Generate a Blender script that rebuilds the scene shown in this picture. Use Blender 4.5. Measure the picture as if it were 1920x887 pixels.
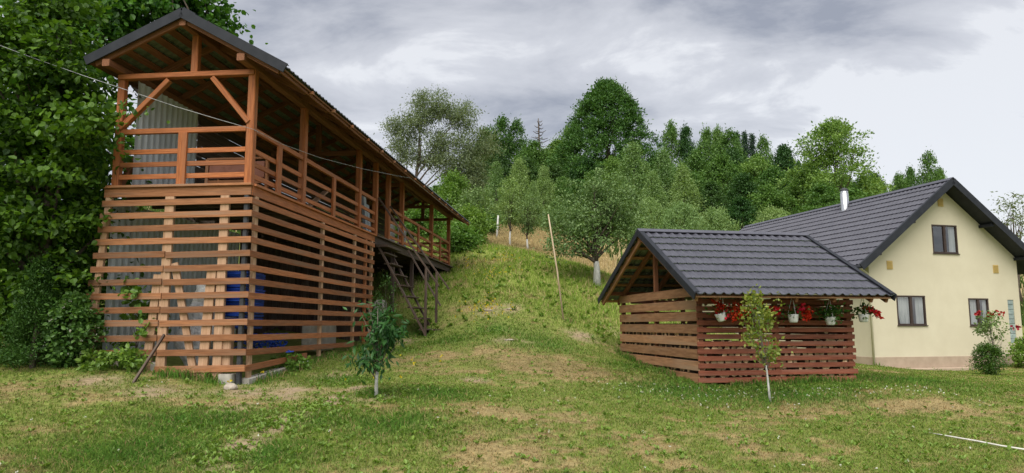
import bpy, bmesh, math, random
import numpy as np
from mathutils import Vector, Matrix

# ------------------------------------------------------------------ camera, sky, sun, exposure
S = bpy.context.scene
for o in list(bpy.data.objects):
    bpy.data.objects.remove(o)
COL = S.collection
R = math.radians
FPX = 1350.0                      # focal length in pixels of the 1920 px wide photograph
PITCH = R(7.05)
EYE = np.array([0, 0, 1.6])
cam_d = bpy.data.cameras.new('camera')
cam_d.sensor_width = 36.0
cam_d.sensor_fit = 'HORIZONTAL'
cam_d.lens = FPX / 1920 * 36
cam_d.clip_end = 3000
cam = bpy.data.objects.new('camera', cam_d)
COL.objects.link(cam)
cam.location = EYE
cam.rotation_euler = (R(90) + PITCH, 0, 0)
S.camera = cam
S.view_settings.view_transform = 'Standard'
S.view_settings.look = 'None'
S.view_settings.gamma = 1
S.view_settings.use_curve_mapping = False
S.view_settings.exposure = 1.8

SUN_EL, SUN_AZ = R(54), R(196)    # azimuth clockwise from +Y
sd = Vector((math.sin(SUN_AZ) * math.cos(SUN_EL), math.cos(SUN_AZ) * math.cos(SUN_EL), math.sin(SUN_EL)))
sun_d = bpy.data.lights.new('sun', 'SUN')
sun_d.energy = 1.2
sun_d.angle = R(55)
sun_d.color = (1.0, 0.95, 0.86)
sun = bpy.data.objects.new('sun', sun_d)
COL.objects.link(sun)
sun.rotation_euler = (-sd).to_track_quat('-Z', 'Y').to_euler()
sun.location = (20, -20, 40)

W = bpy.data.worlds.new('World')
S.world = W
W.use_nodes = True


def build_sky():
    nt = W.node_tree
    nt.nodes.clear()
    N, L = nt.nodes.new, nt.links.new

    def math_(op, a, b=None, c=None):
        n = N('ShaderNodeMath')
        n.operation = op
        for i, v in enumerate((a, b, c)):
            if v is None:
                continue
            if isinstance(v, (int, float)):
                n.inputs[i].default_value = v
            else:
                L(v, n.inputs[i])
        return n.outputs[0]
    tc = N('ShaderNodeTexCoord')
    sep = N('ShaderNodeSeparateXYZ')
    L(tc.outputs['Generated'], sep.inputs[0])
    z = math_('ADD', math_('MAXIMUM', sep.outputs[2], 0.0), 0.16)
    comb = N('ShaderNodeCombineXYZ')
    L(math_('DIVIDE', sep.outputs[0], z), comb.inputs[0])
    L(math_('DIVIDE', sep.outputs[1], z), comb.inputs[1])
    comb.inputs[2].default_value = 3.7

    def noise(scale, detail, rough, dist, vec, stretch=None):
        mp = N('ShaderNodeMapping')
        if stretch:
            mp.inputs['Scale'].default_value = stretch[0]
            mp.inputs['Rotation'].default_value = (0, 0, stretch[1])
            mp.inputs['Location'].default_value = stretch[2]
        L(vec, mp.inputs[0])
        n = N('ShaderNodeTexNoise')
        n.inputs['Scale'].default_value = scale
        n.inputs['Detail'].default_value = detail
        n.inputs['Roughness'].default_value = rough
        n.inputs['Distortion'].default_value = dist
        L(mp.outputs[0], n.inputs['Vector'])
        return n.outputs[0]
    big = noise(0.62, 4, 0.5, 0.5, comb.outputs[0], ((1, 1.2, 1), 0.5, (1.3, 0.2, 0)))
    fine = noise(1.9, 8, 0.58, 0.35, comb.outputs[0], ((1, 1.25, 1), 0.5, (0.4, 3.0, 0)))
    v = math_('MULTIPLY_ADD', big, 1.05, math_('MULTIPLY', math_('SUBTRACT', fine, 0.21), 1.2))
    # the thin, bright part of the overcast low on the right
    dt = N('ShaderNodeVectorMath')
    dt.operation = 'DOT_PRODUCT'
    L(tc.outputs['Generated'], dt.inputs[0])
    dt.inputs[1].default_value = Vector((0.64, 0.76, 0.13)).normalized()
    mr = N('ShaderNodeMapRange')
    mr.interpolation_type = 'SMOOTHSTEP'
    L(dt.outputs['Value'], mr.inputs[0])
    mr.inputs[1].default_value = 0.90
    mr.inputs[2].default_value = 1.0
    mr.inputs[3].default_value = 0.0
    mr.inputs[4].default_value = 0.20
    v = math_('ADD', v, mr.outputs[0])
    ramp = N('ShaderNodeValToRGB')
    L(v, ramp.inputs[0])
    cr = ramp.color_ramp
    cr.elements[0].position = 0.60
    cr.elements[0].color = (0.19, 0.20, 0.232, 1)
    cr.elements[1].position = 1.15
    cr.elements[1].color = (0.47, 0.475, 0.49, 1)
    e = cr.elements.new(0.80)
    e.color = (0.322, 0.328, 0.352, 1)
    e = cr.elements.new(0.93)
    e.color = (0.385, 0.39, 0.412, 1)
    sc = N('ShaderNodeVectorMath')
    sc.operation = 'SCALE'
    L(ramp.outputs[0], sc.inputs[0])
    sc.inputs['Scale'].default_value = 5.0
    sky = N('ShaderNodeTexSky')
    sky.sky_type = 'NISHITA'
    sky.sun_disc = False
    sky.sun_elevation = SUN_EL
    sky.sun_rotation = SUN_AZ
    mix = N('ShaderNodeMix')
    mix.data_type = 'RGBA'
    mix.inputs[0].default_value = 0.94
    L(sky.outputs[0], mix.inputs[6])
    L(sc.outputs[0], mix.inputs[7])
    bg = N('ShaderNodeBackground')
    bg.inputs[1].default_value = 0.1
    L(mix.outputs[2], bg.inputs[0])
    out = N('ShaderNodeOutputWorld')
    L(bg.outputs[0], out.inputs[0])


build_sky()


# ------------------------------------------------------------------ helpers
def at(u, v, Y):
    """world point of photograph pixel (u, v) at the depth Y"""
    d = np.array([1., 0, 0]) * (u - 960) / FPX
    d = d + np.array([0, -math.sin(PITCH), math.cos(PITCH)]) * (443.5 - v) / FPX
    d = d + np.array([0, math.cos(PITCH), math.sin(PITCH)])
    return EYE + d * (Y / d[1])


def tag(o, label=None, cat=None, group=None, kind=None):
    if label:
        o['label'] = label
    if cat:
        o['category'] = cat
    if group:
        o['group'] = group
    if kind:
        o['kind'] = kind
    return o


def empty(name, loc, rz=0.0, label=None, cat=None, group=None):
    o = bpy.data.objects.new(name, None)
    o.empty_display_size = 0.2
    COL.objects.link(o)
    o.location = loc
    o.rotation_euler = (0, 0, rz)
    return tag(o, label, cat, group)


def link(name, me, parent=None):
    o = bpy.data.objects.new(name, me)
    COL.objects.link(o)
    if parent is not None:
        o.parent = parent
    return o


def copy_tree(o, parent=None):
    c = o.copy()
    COL.objects.link(c)
    c.parent = parent
    for ch in o.children:
        copy_tree(ch, c)
    return c


class MB:
    """collects boxes, bars, tubes and polygons into ONE mesh; keeps a grain coordinate per vertex"""

    def __init__(self, seed=1):
        self.v, self.f, self.g, self.m, self.smooth = [], [], [], [], []
        self.r = random.Random(seed)

    def add(self, verts, faces, grain=None, mi=0, smooth=False):
        b = len(self.v)
        self.v += [tuple(p) for p in verts]
        self.f += [tuple(b + i for i in q) for q in faces]
        self.m += [mi] * len(faces)
        self.smooth += [smooth] * len(faces)
        self.g += [tuple(p) for p in (grain if grain is not None else verts)]

    def beam(self, a, b, w, h, up=(0, 0, 1), mi=0, jit=0.0):
        """bar from a to b, w wide across, h high along up"""
        a, b = Vector(a), Vector(b)
        if jit:
            a = a + Vector([self.r.uniform(-jit, jit) for _ in range(3)])
            b = b + Vector([self.r.uniform(-jit, jit) for _ in range(3)])
        d = b - a
        ln = d.length
        d.normalize()
        u = Vector(up)
        s = d.cross(u)
        if s.length < 1e-4:
            s = d.cross(Vector((1, 0, 0)))
        s.normalize()
        u = s.cross(d)
        c = min(w, h) * 0.09                       # small chamfer on the long edges
        hw, hh = w / 2, h / 2
        prof = [(-hw + c, -hh), (hw - c, -hh), (hw, -hh + c), (hw, hh - c), (hw - c, hh), (-hw + c, hh), (-hw, hh - c), (-hw, -hh + c)]
        off = (self.r.uniform(0, 50), self.r.uniform(0, 50), self.r.uniform(0, 50))
        vs, gs = [], []
        for k, p in enumerate((a, b)):
            for (x, y) in prof:
                vs.append(p + s * x + u * y)
                gs.append((off[0] + ln * k, off[1] + x, off[2] + y))
        n = 8
        fs = [(i, (i + 1) % n, n + (i + 1) % n, n + i) for i in range(n)]
        fs += [tuple(range(n - 1, -1, -1)), tuple(range(n, 2 * n))]
        self.add(vs, fs, gs, mi)

    def box(self, x0, x1, y0, y1, z0, z1, mi=0):
        dx, dy, dz = x1 - x0, y1 - y0, z1 - z0
        cx, cy, cz = (x0 + x1) / 2, (y0 + y1) / 2, (z0 + z1) / 2
        if dx >= dy and dx >= dz:
            self.beam((x0, cy, cz), (x1, cy, cz), dy, dz, (0, 0, 1), mi)
        elif dy >= dz:
            self.beam((cx, y0, cz), (cx, y1, cz), dx, dz, (0, 0, 1), mi)
        else:
            self.beam((cx, cy, z0), (cx, cy, z1), dx, dy, (0, 1, 0), mi)

    def tube(self, pts, rad, n=8, mi=0, cap=True):
        pts = [Vector(p) for p in pts]
        if isinstance(rad, (int, float)):
            rad = [rad] * len(pts)
        vs, fs = [], []
        ref = None
        for i, p in enumerate(pts):
            d = (pts[min(i + 1, len(pts) - 1)] - pts[max(i - 1, 0)]).normalized()
            if ref is None:
                ref = d.cross(Vector((0, 0, 1)))
                if ref.length < 0.05:
                    ref = d.cross(Vector((1, 0, 0)))
            ref = (ref - d * ref.dot(d)).normalized()
            t = d.cross(ref)
            for k in range(n):
                an = 2 * math.pi * k / n
                vs.append(p + (ref * math.cos(an) + t * math.sin(an)) * rad[i])
        for i in range(len(pts) - 1):
            for k in range(n):
                fs.append((i * n + k, i * n + (k + 1) % n, (i + 1) * n + (k + 1) % n, (i + 1) * n + k))
        if cap:
            fs.append(tuple(range(n - 1, -1, -1)))
            fs.append(tuple((len(pts) - 1) * n + k for k in range(n)))
        self.add(vs, fs, None, mi, True)

    def lathe(self, prof, c, n=20, mi=0):
        """prof: list of (r, z)"""
        c = Vector(c)
        vs, fs = [], []
        for (r, z) in prof:
            for k in range(n):
                a = 2 * math.pi * k / n
                vs.append(c + Vector((r * math.cos(a), r * math.sin(a), z)))
        for i in range(len(prof) - 1):
            for k in range(n):
                fs.append((i * n + k, i * n + (k + 1) % n, (i + 1) * n + (k + 1) % n, (i + 1) * n + k))
        self.add(vs, fs, None, mi, True)

    def build(self, name, mats, parent=None, label=None):
        me = bpy.data.meshes.new(name)
        me.from_pydata(self.v, [], self.f)
        for m in (mats if isinstance(mats, (list, tuple)) else [mats]):
            me.materials.append(m)
        me.polygons.foreach_set('material_index', self.m)
        me.polygons.foreach_set('use_smooth', self.smooth)
        at_ = me.attributes.new('grain', 'FLOAT_VECTOR', 'POINT')
        at_.data.foreach_set('vector', np.array(self.g, dtype=np.float32).ravel())
        me.update()
        o = link(name, me, parent)
        if label:
            o['label'] = label
        return o


def np_mesh(name, verts, faces, mats, smooth=False, color=None, sizes=None):
    """verts (n,3), faces (m,k) all of one size"""
    me = bpy.data.meshes.new(name)
    n, (m, k) = len(verts), faces.shape
    me.vertices.add(n)
    me.vertices.foreach_set('co', np.ascontiguousarray(verts, dtype=np.float32).ravel())
    me.loops.add(m * k)
    me.loops.foreach_set('vertex_index', np.ascontiguousarray(faces, dtype=np.int32).ravel())
    me.polygons.add(m)
    me.polygons.foreach_set('loop_start', np.arange(0, m * k, k, dtype=np.int32))
    try:
        me.polygons.foreach_set('loop_total', np.full(m, k, dtype=np.int32))
    except Exception:
        pass
    if color is not None:
        a = me.attributes.new('tint', 'FLOAT_COLOR', 'POINT')
        c = np.ones((n, 4), dtype=np.float32)
        c[:, :3] = color
        a.data.foreach_set('color', c.ravel())
    me.polygons.foreach_set('use_smooth', np.full(m, smooth, dtype=bool))
    for mt in (mats if isinstance(mats, (list, tuple)) else [mats]):
        me.materials.append(mt)
    me.update(calc_edges=True)
    return me


# value noise in numpy (for the lie of the turf)
def vnoise(x, y, seed=0):
    xi, yi = np.floor(x).astype(np.int64), np.floor(y).astype(np.int64)
    fx, fy = x - xi, y - yi
    fx, fy = fx * fx * (3 - 2 * fx), fy * fy * (3 - 2 * fy)

    def h(a, b):
        n = (a * 374761393 + b * 668265263 + seed * 1442695041) & 0x7fffffff
        n = ((n ^ (n >> 13)) * 1274126177) & 0x7fffffff
        return ((n ^ (n >> 16)) & 0xffff) / 65535.0
    return (h(xi, yi) * (1 - fx) + h(xi + 1, yi) * fx) * (1 - fy) + (h(xi, yi + 1) * (1 - fx) + h(xi + 1, yi + 1) * fx) * fy


def fbm(x, y, seed=0, o=4):
    s, a, t = 0, 1.0, 0
    for i in range(o):
        s = s + a * vnoise(x * 2 ** i, y * 2 ** i, seed + i)
        t += a
        a *= 0.55
    return s / t


# ------------------------------------------------------------------ materials
def new_mat(name):
    m = bpy.data.materials.new(name)
    m.use_nodes = True
    nt = m.node_tree
    nt.nodes.clear()
    return m, nt, nt.nodes.new, nt.links.new


def surf(name, c1, c2, scale=6, rough=0.7, bump=0.1, metallic=0.0, coords='Object', stretch=(1, 1, 1), c3=None,
         spec=0.3, island=0.25, detail=6, lo=0.35, hi=0.65, bscale=None):
    """two-tone procedural surface with noise, island variation and bump"""
    m, nt, N, L = new_mat(name)
    if coords == 'grain':
        a = N('ShaderNodeAttribute')
        a.attribute_name = 'grain'
        src = a.outputs['Vector']
    else:
        src = N('ShaderNodeTexCoord').outputs[coords]
    mp = N('ShaderNodeMapping')
    mp.inputs['Scale'].default_value = stretch
    L(src, mp.inputs[0])
    n = N('ShaderNodeTexNoise')
    n.inputs['Scale'].default_value = scale
    n.inputs['Detail'].default_value = detail
    n.inputs['Roughness'].default_value = 0.62
    L(mp.outputs[0], n.inputs['Vector'])
    r = N('ShaderNodeValToRGB')
    r.color_ramp.elements[0].position = lo
    r.color_ramp.elements[1].position = hi
    r.color_ramp.elements[0].color = (*c1, 1)
    r.color_ramp.elements[1].color = (*c2, 1)
    L(n.outputs[0], r.inputs[0])
    col = r.outputs[0]
    if c3:
        n2 = N('ShaderNodeTexNoise')
        n2.inputs['Scale'].default_value = scale * 0.23
        n2.inputs['Detail'].default_value = 5
        L(mp.outputs[0], n2.inputs['Vector'])
        r2 = N('ShaderNodeValToRGB')
        r2.color_ramp.elements[0].position = 0.5
        r2.color_ramp.elements[1].position = 0.72
        L(n2.outputs[0], r2.inputs[0])
        mx = N('ShaderNodeMix')
        mx.data_type = 'RGBA'
        L(r2.outputs[0], mx.inputs[0])
        L(col, mx.inputs[6])
        mx.inputs[7].default_value = (*c3, 1)
        col = mx.outputs[2]
    if island:
        g = N('ShaderNodeNewGeometry')
        hsv = N('ShaderNodeHueSaturation')
        mr = N('ShaderNodeMapRange')
        L(g.outputs['Random Per Island'], mr.inputs[0])
        mr.inputs[3].default_value = 1 - island
        mr.inputs[4].default_value = 1 + island
        L(mr.outputs[0], hsv.inputs['Value'])
        L(col, hsv.inputs['Color'])
        col = hsv.outputs[0]
    p = N('ShaderNodeBsdfPrincipled')
    L(col, p.inputs['Base Color'])
    p.inputs['Roughness'].default_value = rough
    p.inputs['Metallic'].default_value = metallic
    p.inputs['Specular IOR Level'].default_value = spec
    if bump:
        b = N('ShaderNodeBump')
        b.inputs['Strength'].default_value = bump
        b.inputs['Distance'].default_value = 0.02
        if bscale:
            n3 = N('ShaderNodeTexNoise')
            n3.inputs['Scale'].default_value = bscale
            n3.inputs['Detail'].default_value = 4
            L(mp.outputs[0], n3.inputs['Vector'])
            L(n3.outputs[0], b.inputs['Height'])
        else:
            L(n.outputs[0], b.inputs['Height'])
        L(b.outputs[0], p.inputs['Normal'])
    o = N('ShaderNodeOutputMaterial')
    L(p.outputs[0], o.inputs[0])
    return m


def leaf_mat(name, c1, c2, trans=0.3, vary=0.35, gloss=0.06, patch=None):
    m, nt, N, L = new_mat(name)
    g = N('ShaderNodeNewGeometry')
    r = N('ShaderNodeValToRGB')
    r.color_ramp.elements[0].color = (*c1, 1)
    r.color_ramp.elements[1].color = (*c2, 1)
    oi = N('ShaderNodeObjectInfo')
    L(g.outputs['Random Per Island'], r.inputs[0])
    hs = N('ShaderNodeHueSaturation')
    mr = N('ShaderNodeMapRange')
    L(oi.outputs['Random'], mr.inputs[0])
    mr.inputs[3].default_value = 1 - vary
    mr.inputs[4].default_value = 1 + vary
    L(mr.outputs[0], hs.inputs['Value'])
    mh = N('ShaderNodeMapRange')
    L(oi.outputs['Random'], mh.inputs[0])
    mh.inputs[3].default_value = 0.515
    mh.inputs[4].default_value = 0.485
    L(mh.outputs[0], hs.inputs['Hue'])
    L(r.outputs[0], hs.inputs['Color'])
    d = N('ShaderNodeBsdfDiffuse')
    L(hs.outputs[0], d.inputs[0])
    t = N('ShaderNodeBsdfTranslucent')
    br = N('ShaderNodeMix')
    br.data_type = 'RGBA'
    br.blend_type = 'MULTIPLY'
    br.inputs[0].default_value = 1
    L(hs.outputs[0], br.inputs[6])
    br.inputs[7].default_value = (1.25, 1.3, 0.55, 1)
    L(br.outputs[2], t.inputs[0])
    mx = N('ShaderNodeMixShader')
    mx.inputs[0].default_value = trans
    L(d.outputs[0], mx.inputs[1])
    L(t.outputs[0], mx.inputs[2])
    gl = N('ShaderNodeBsdfGlossy')
    gl.inputs['Roughness'].default_value = 0.45
    gl.inputs[0].default_value = (0.8, 0.85, 0.8, 1)
    m2 = N('ShaderNodeMixShader')
    m2.inputs[0].default_value = gloss
    L(mx.outputs[0], m2.inputs[1])
    L(gl.outputs[0], m2.inputs[2])
    o = N('ShaderNodeOutputMaterial')
    L(m2.outputs[0], o.inputs[0])
    return m


def tint_mat(name, trans=0.25, noise=False, rough=0.9):
    m, nt, N, L = new_mat(name)
    a = N('ShaderNodeAttribute')
    a.attribute_name = 'tint'
    col = a.outputs['Color']
    o = N('ShaderNodeOutputMaterial')
    if noise:
        tc = N('ShaderNodeTexCoord')
        n = N('ShaderNodeTexNoise')
        n.inputs['Scale'].default_value = 9
        n.inputs['Detail'].default_value = 9
        n.inputs['Roughness'].default_value = 0.7
        L(tc.outputs['Object'], n.inputs['Vector'])
        mr = N('ShaderNodeMapRange')
        L(n.outputs[0], mr.inputs[0])
        mr.inputs[1].default_value = 0.3
        mr.inputs[2].default_value = 0.7
        mr.inputs[3].default_value = 0.55
        mr.inputs[4].default_value = 1.35
        hs = N('ShaderNodeHueSaturation')
        L(mr.outputs[0], hs.inputs['Value'])
        L(col, hs.inputs['Color'])
        p = N('ShaderNodeBsdfPrincipled')
        L(hs.outputs[0], p.inputs['Base Color'])
        p.inputs['Roughness'].default_value = 0.95
        p.inputs['Specular IOR Level'].default_value = 0.1
        b = N('ShaderNodeBump')
        b.inputs['Strength'].default_value = 0.6
        b.inputs['Distance'].default_value = 0.04
        L(n.outputs[0], b.inputs['Height'])
        L(b.outputs[0], p.inputs['Normal'])
        L(p.outputs[0], o.inputs[0])
        return m
    d = N('ShaderNodeBsdfDiffuse')
    t = N('ShaderNodeBsdfTranslucent')
    L(col, d.inputs[0])
    L(col, t.inputs[0])
    mx = N('ShaderNodeMixShader')
    mx.inputs[0].default_value = trans
    L(d.outputs[0], mx.inputs[1])
    L(t.outputs[0], mx.inputs[2])
    L(mx.outputs[0], o.inputs[0])
    return m


def glass_mat(name, tint=(1.0, 1.0, 1.0)):
    m, nt, N, L = new_mat(name)
    t = N('ShaderNodeBsdfTransparent')
    t.inputs[0].default_value = (*tint, 1)
    g = N('ShaderNodeBsdfGlossy')
    g.inputs['Roughness'].default_value = 0.02
    mx = N('ShaderNodeMixShader')
    mx.inputs[0].default_value = 0.24        # double glazing seen from the lawn
    L(t.outputs[0], mx.inputs[1])
    L(g.outputs[0], mx.inputs[2])
    o = N('ShaderNodeOutputMaterial')
    L(mx.outputs[0], o.inputs[0])
    return m


G = 'grain'
WOOD = (1.3, 22, 22)
M = dict(
    stain=surf('stained_wood', (0.25, 0.078, 0.025), (0.45, 0.155, 0.052), 2.2, 0.6, 0.3, coords=G, stretch=WOOD, island=0.24, c3=(0.30, 0.125, 0.06)),
    warm=surf('sun_warmed_slat_wood', (0.23, 0.082, 0.032), (0.41, 0.155, 0.062), 2.2, 0.68, 0.3, coords=G, stretch=WOOD, island=0.28, c3=(0.27, 0.145, 0.085)),  # warmer copy for the side wall, its colour making up for missing sun
    slat=surf('weathered_slat_wood', (0.21, 0.086, 0.036), (0.36, 0.158, 0.070), 2.2, 0.7, 0.3, coords=G, stretch=WOOD, island=0.28, c3=(0.25, 0.15, 0.095)),
    raw=surf('raw_post_wood', (0.37, 0.225, 0.135), (0.54, 0.345, 0.22), 2, 0.75, 0.25, coords=G, stretch=WOOD, island=0.2, c3=(0.36, 0.21, 0.12)),
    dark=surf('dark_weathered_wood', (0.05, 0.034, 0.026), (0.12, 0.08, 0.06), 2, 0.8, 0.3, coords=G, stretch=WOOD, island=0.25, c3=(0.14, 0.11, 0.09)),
    rafter=surf('rafter_wood', (0.15, 0.062, 0.03), (0.26, 0.11, 0.055), 2, 0.75, 0.2, coords=G, stretch=WOOD, island=0.2),
    red=surf('red_stained_slat', (0.19, 0.054, 0.030), (0.32, 0.104, 0.060), 2.2, 0.62, 0.25, coords=G, stretch=WOOD, island=0.2, c3=(0.25, 0.11, 0.075)),
    brown=surf('brown_wide_board', (0.25, 0.125, 0.062), (0.42, 0.225, 0.12), 2, 0.72, 0.28, coords=G, stretch=(1.1, 9, 9), island=0.2, c3=(0.34, 0.22, 0.14)),
    bark=surf('bark', (0.045, 0.035, 0.028), (0.14, 0.11, 0.085), 12, 0.9, 0.5, stretch=(1, 1, 0.35), island=0),
    bark_pale=surf('pale_bark', (0.10, 0.085, 0.07), (0.22, 0.19, 0.16), 10, 0.9, 0.4, stretch=(1, 1, 0.3), island=0),
    lime=surf('lime_wash', (0.40, 0.40, 0.38), (0.66, 0.65, 0.62), 14, 0.9, 0.4, stretch=(1, 1, 0.5), island=0),
    tile=surf('dark_metal_tile', (0.066, 0.067, 0.086), (0.088, 0.089, 0.112), 3, 0.40, 0.03, island=0, spec=0.45),
    trim=surf('dark_metal_trim', (0.021, 0.024, 0.031), (0.032, 0.035, 0.044), 4, 0.6, 0.02, island=0, spec=0.2),
    under=surf('roof_underside', (0.12, 0.15, 0.125), (0.21, 0.25, 0.21), 5, 0.6, 0.05, island=0),
    zinc=surf('corrugated_zinc', (0.50, 0.54, 0.56), (0.68, 0.71, 0.73), 2.5, 0.45, 0.06, metallic=0.1, island=0, stretch=(1, 1, 0.4), c3=(0.60, 0.62, 0.62)),
    steel=surf('bright_steel', (0.55, 0.55, 0.56), (0.72, 0.72, 0.73), 6, 0.25, 0.02, metallic=0.95, island=0),
    blackmetal=surf('black_steel', (0.03, 0.032, 0.036), (0.06, 0.062, 0.068), 8, 0.5, 0.05, island=0),
    render=surf('cream_render', (0.615, 0.560, 0.425), (0.660, 0.605, 0.465), 1.3, 0.9, 0.12, island=0, bscale=45, spec=0.1, c3=(0.575, 0.52, 0.39)),
    plinth=surf('plinth_render', (0.40, 0.310, 0.235), (0.47, 0.370, 0.285), 3, 0.9, 0.2, island=0, bscale=60, spec=0.1),
    frame=surf('brown_window_frame', (0.045, 0.030, 0.026), (0.065, 0.044, 0.038), 6, 0.4, 0.03, island=0),
    curtain_and_reflection=surf('curtain_and_reflection', (0.26, 0.29, 0.28), (0.42, 0.44, 0.44), 3, 0.9, 0.1, island=0, stretch=(8, 1, .3)),
    interior=surf('dark_room', (0.03, 0.03, 0.03), (0.05, 0.05, 0.05), 2, 0.9, 0, island=0),
    glass=glass_mat('window_glass'),
    block=surf('glass_block', (0.20, 0.27, 0.26), (0.36, 0.43, 0.41), 9, 0.12, 0.2, island=0.15, spec=0.6),
    vent=surf('yellow_vent', (0.50, 0.36, 0.12), (0.58, 0.42, 0.16), 6, 0.6, 0, island=0),
    concrete=surf('concrete', (0.33, 0.31, 0.275), (0.50, 0.47, 0.42), 5, 0.9, 0.35, island=0.1, c3=(0.28, 0.25, 0.20)),
    stone=surf('field_stone', (0.27, 0.235, 0.19), (0.42, 0.37, 0.31), 6, 0.9, 0.4, island=0.2),
    blue=surf('blue_tarp', (0.006, 0.035, 0.27), (0.015, 0.075, 0.45), 7, 0.45, 0.4, island=0.3, stretch=(1, 1, 5)),
    plastic=surf('grey_plastic', (0.26, 0.27, 0.29), (0.60, 0.61, 0.63), 7, 0.4, 0.3, island=0.1),
    white=surf('white_paint', (0.62, 0.63, 0.62), (0.76, 0.77, 0.76), 7, 0.5, 0.04, island=0),
    pale=surf('pale_pole_wood', (0.36, 0.27, 0.17), (0.52, 0.42, 0.29), 3, 0.85, 0.2, island=0, stretch=(3, 3, .3)),
    cord=surf('white_cord', (0.55, 0.53, 0.48), (0.74, 0.72, 0.66), 20, 0.7, 0.1, island=0),
    upholstery=surf('rust_red_upholstery', (0.20, 0.085, 0.06), (0.28, 0.13, 0.095), 5, 0.9, 0.1, island=0),
    sheet=surf('pale_blue_sheet', (0.38, 0.42, 0.46), (0.50, 0.54, 0.58), 4, 0.5, 0.05, island=0.1),
    logend=surf('split_wood', (0.52, 0.36, 0.20), (0.74, 0.56, 0.36), 8, 0.85, 0.3, island=0.35),
    logbark=surf('firewood_bark', (0.10, 0.07, 0.05), (0.22, 0.16, 0.11), 10, 0.9, 0.4, island=0.3),
    petal=leaf_mat('red_petal', (0.42, 0.006, 0.012), (0.68, 0.02, 0.025), 0.25, 0.1, 0.02),
    petal_dark=leaf_mat('crimson_petal', (0.28, 0.01, 0.02), (0.45, 0.03, 0.04), 0.25, 0.1, 0.02),
    petal_white=leaf_mat('white_petal', (0.55, 0.55, 0.48), (0.75, 0.75, 0.68), 0.25, 0.1, 0.02),
    petal_yellow=leaf_mat('yellow_petal', (0.55, 0.40, 0.02), (0.70, 0.55, 0.04), 0.25, 0.1, 0.02),
    lf_hazel=leaf_mat('hazel_leaf', (0.022, 0.070, 0.008), (0.108, 0.225, 0.022), 0.34, 0.05, 0.025),
    lf_dark=leaf_mat('dark_leaf', (0.028, 0.075, 0.018), (0.07, 0.15, 0.036), 0.25, 0.15, 0.025),
    lf_beech=leaf_mat('beech_leaf', (0.040, 0.105, 0.020), (0.100, 0.195, 0.038), 0.22, 0.05, 0.025),
    lf_mid=leaf_mat('broad_leaf', (0.065, 0.150, 0.028), (0.150, 0.265, 0.055), 0.28, 0.28, 0.025),
    lf_birch=leaf_mat('birch_leaf', (0.125, 0.220, 0.066), (0.245, 0.365, 0.130), 0.3, 0.18, 0.025),
    lf_willow=leaf_mat('willow_leaf', (0.11, 0.15, 0.065), (0.25, 0.3, 0.16), 0.3, 0.1, 0.025),
    lf_apple=leaf_mat('apple_leaf', (0.085, 0.155, 0.045), (0.225, 0.325, 0.120), 0.25, 0.1, 0.025),
    lf_bright=leaf_mat('bright_leaf', (0.080, 0.175, 0.024), (0.185, 0.310, 0.060), 0.38, 0.12, 0.025),
    lf_spruce=leaf_mat('spruce_needle', (0.018, 0.045, 0.022), (0.040, 0.085, 0.040), 0.1, 0.15, 0.03),
    lf_sap=leaf_mat('sapling_leaf', (0.13, 0.20, 0.03), (0.36, 0.36, 0.075), 0.35, 0.05, 0.025),
    lf_cherry=leaf_mat('cherry_leaf', (0.022, 0.070, 0.020), (0.065, 0.15, 0.035), 0.25, 0.05, 0.025),
    lf_bush=leaf_mat('clipped_bush_leaf', (0.03, 0.085, 0.012), (0.085, 0.17, 0.025), 0.25, 0.05, 0.025),
    lf_thuja=leaf_mat('thuja_scale_leaf', (0.022, 0.065, 0.010), (0.06, 0.13, 0.02), 0.1, 0.05, 0.02),
    lf_weed=leaf_mat('weed_leaf', (0.1, 0.2, 0.028), (0.21, 0.34, 0.06), 0.3, 0.0, 0.025),
    lf_pot=leaf_mat('geranium_leaf', (0.035, 0.085, 0.018), (0.09, 0.16, 0.035), 0.2, 0.05, 0.025),
)
M['ground'] = tint_mat('ground_turf', noise=True)
M['blade'] = tint_mat('grass_blade', 0.3)

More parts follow.
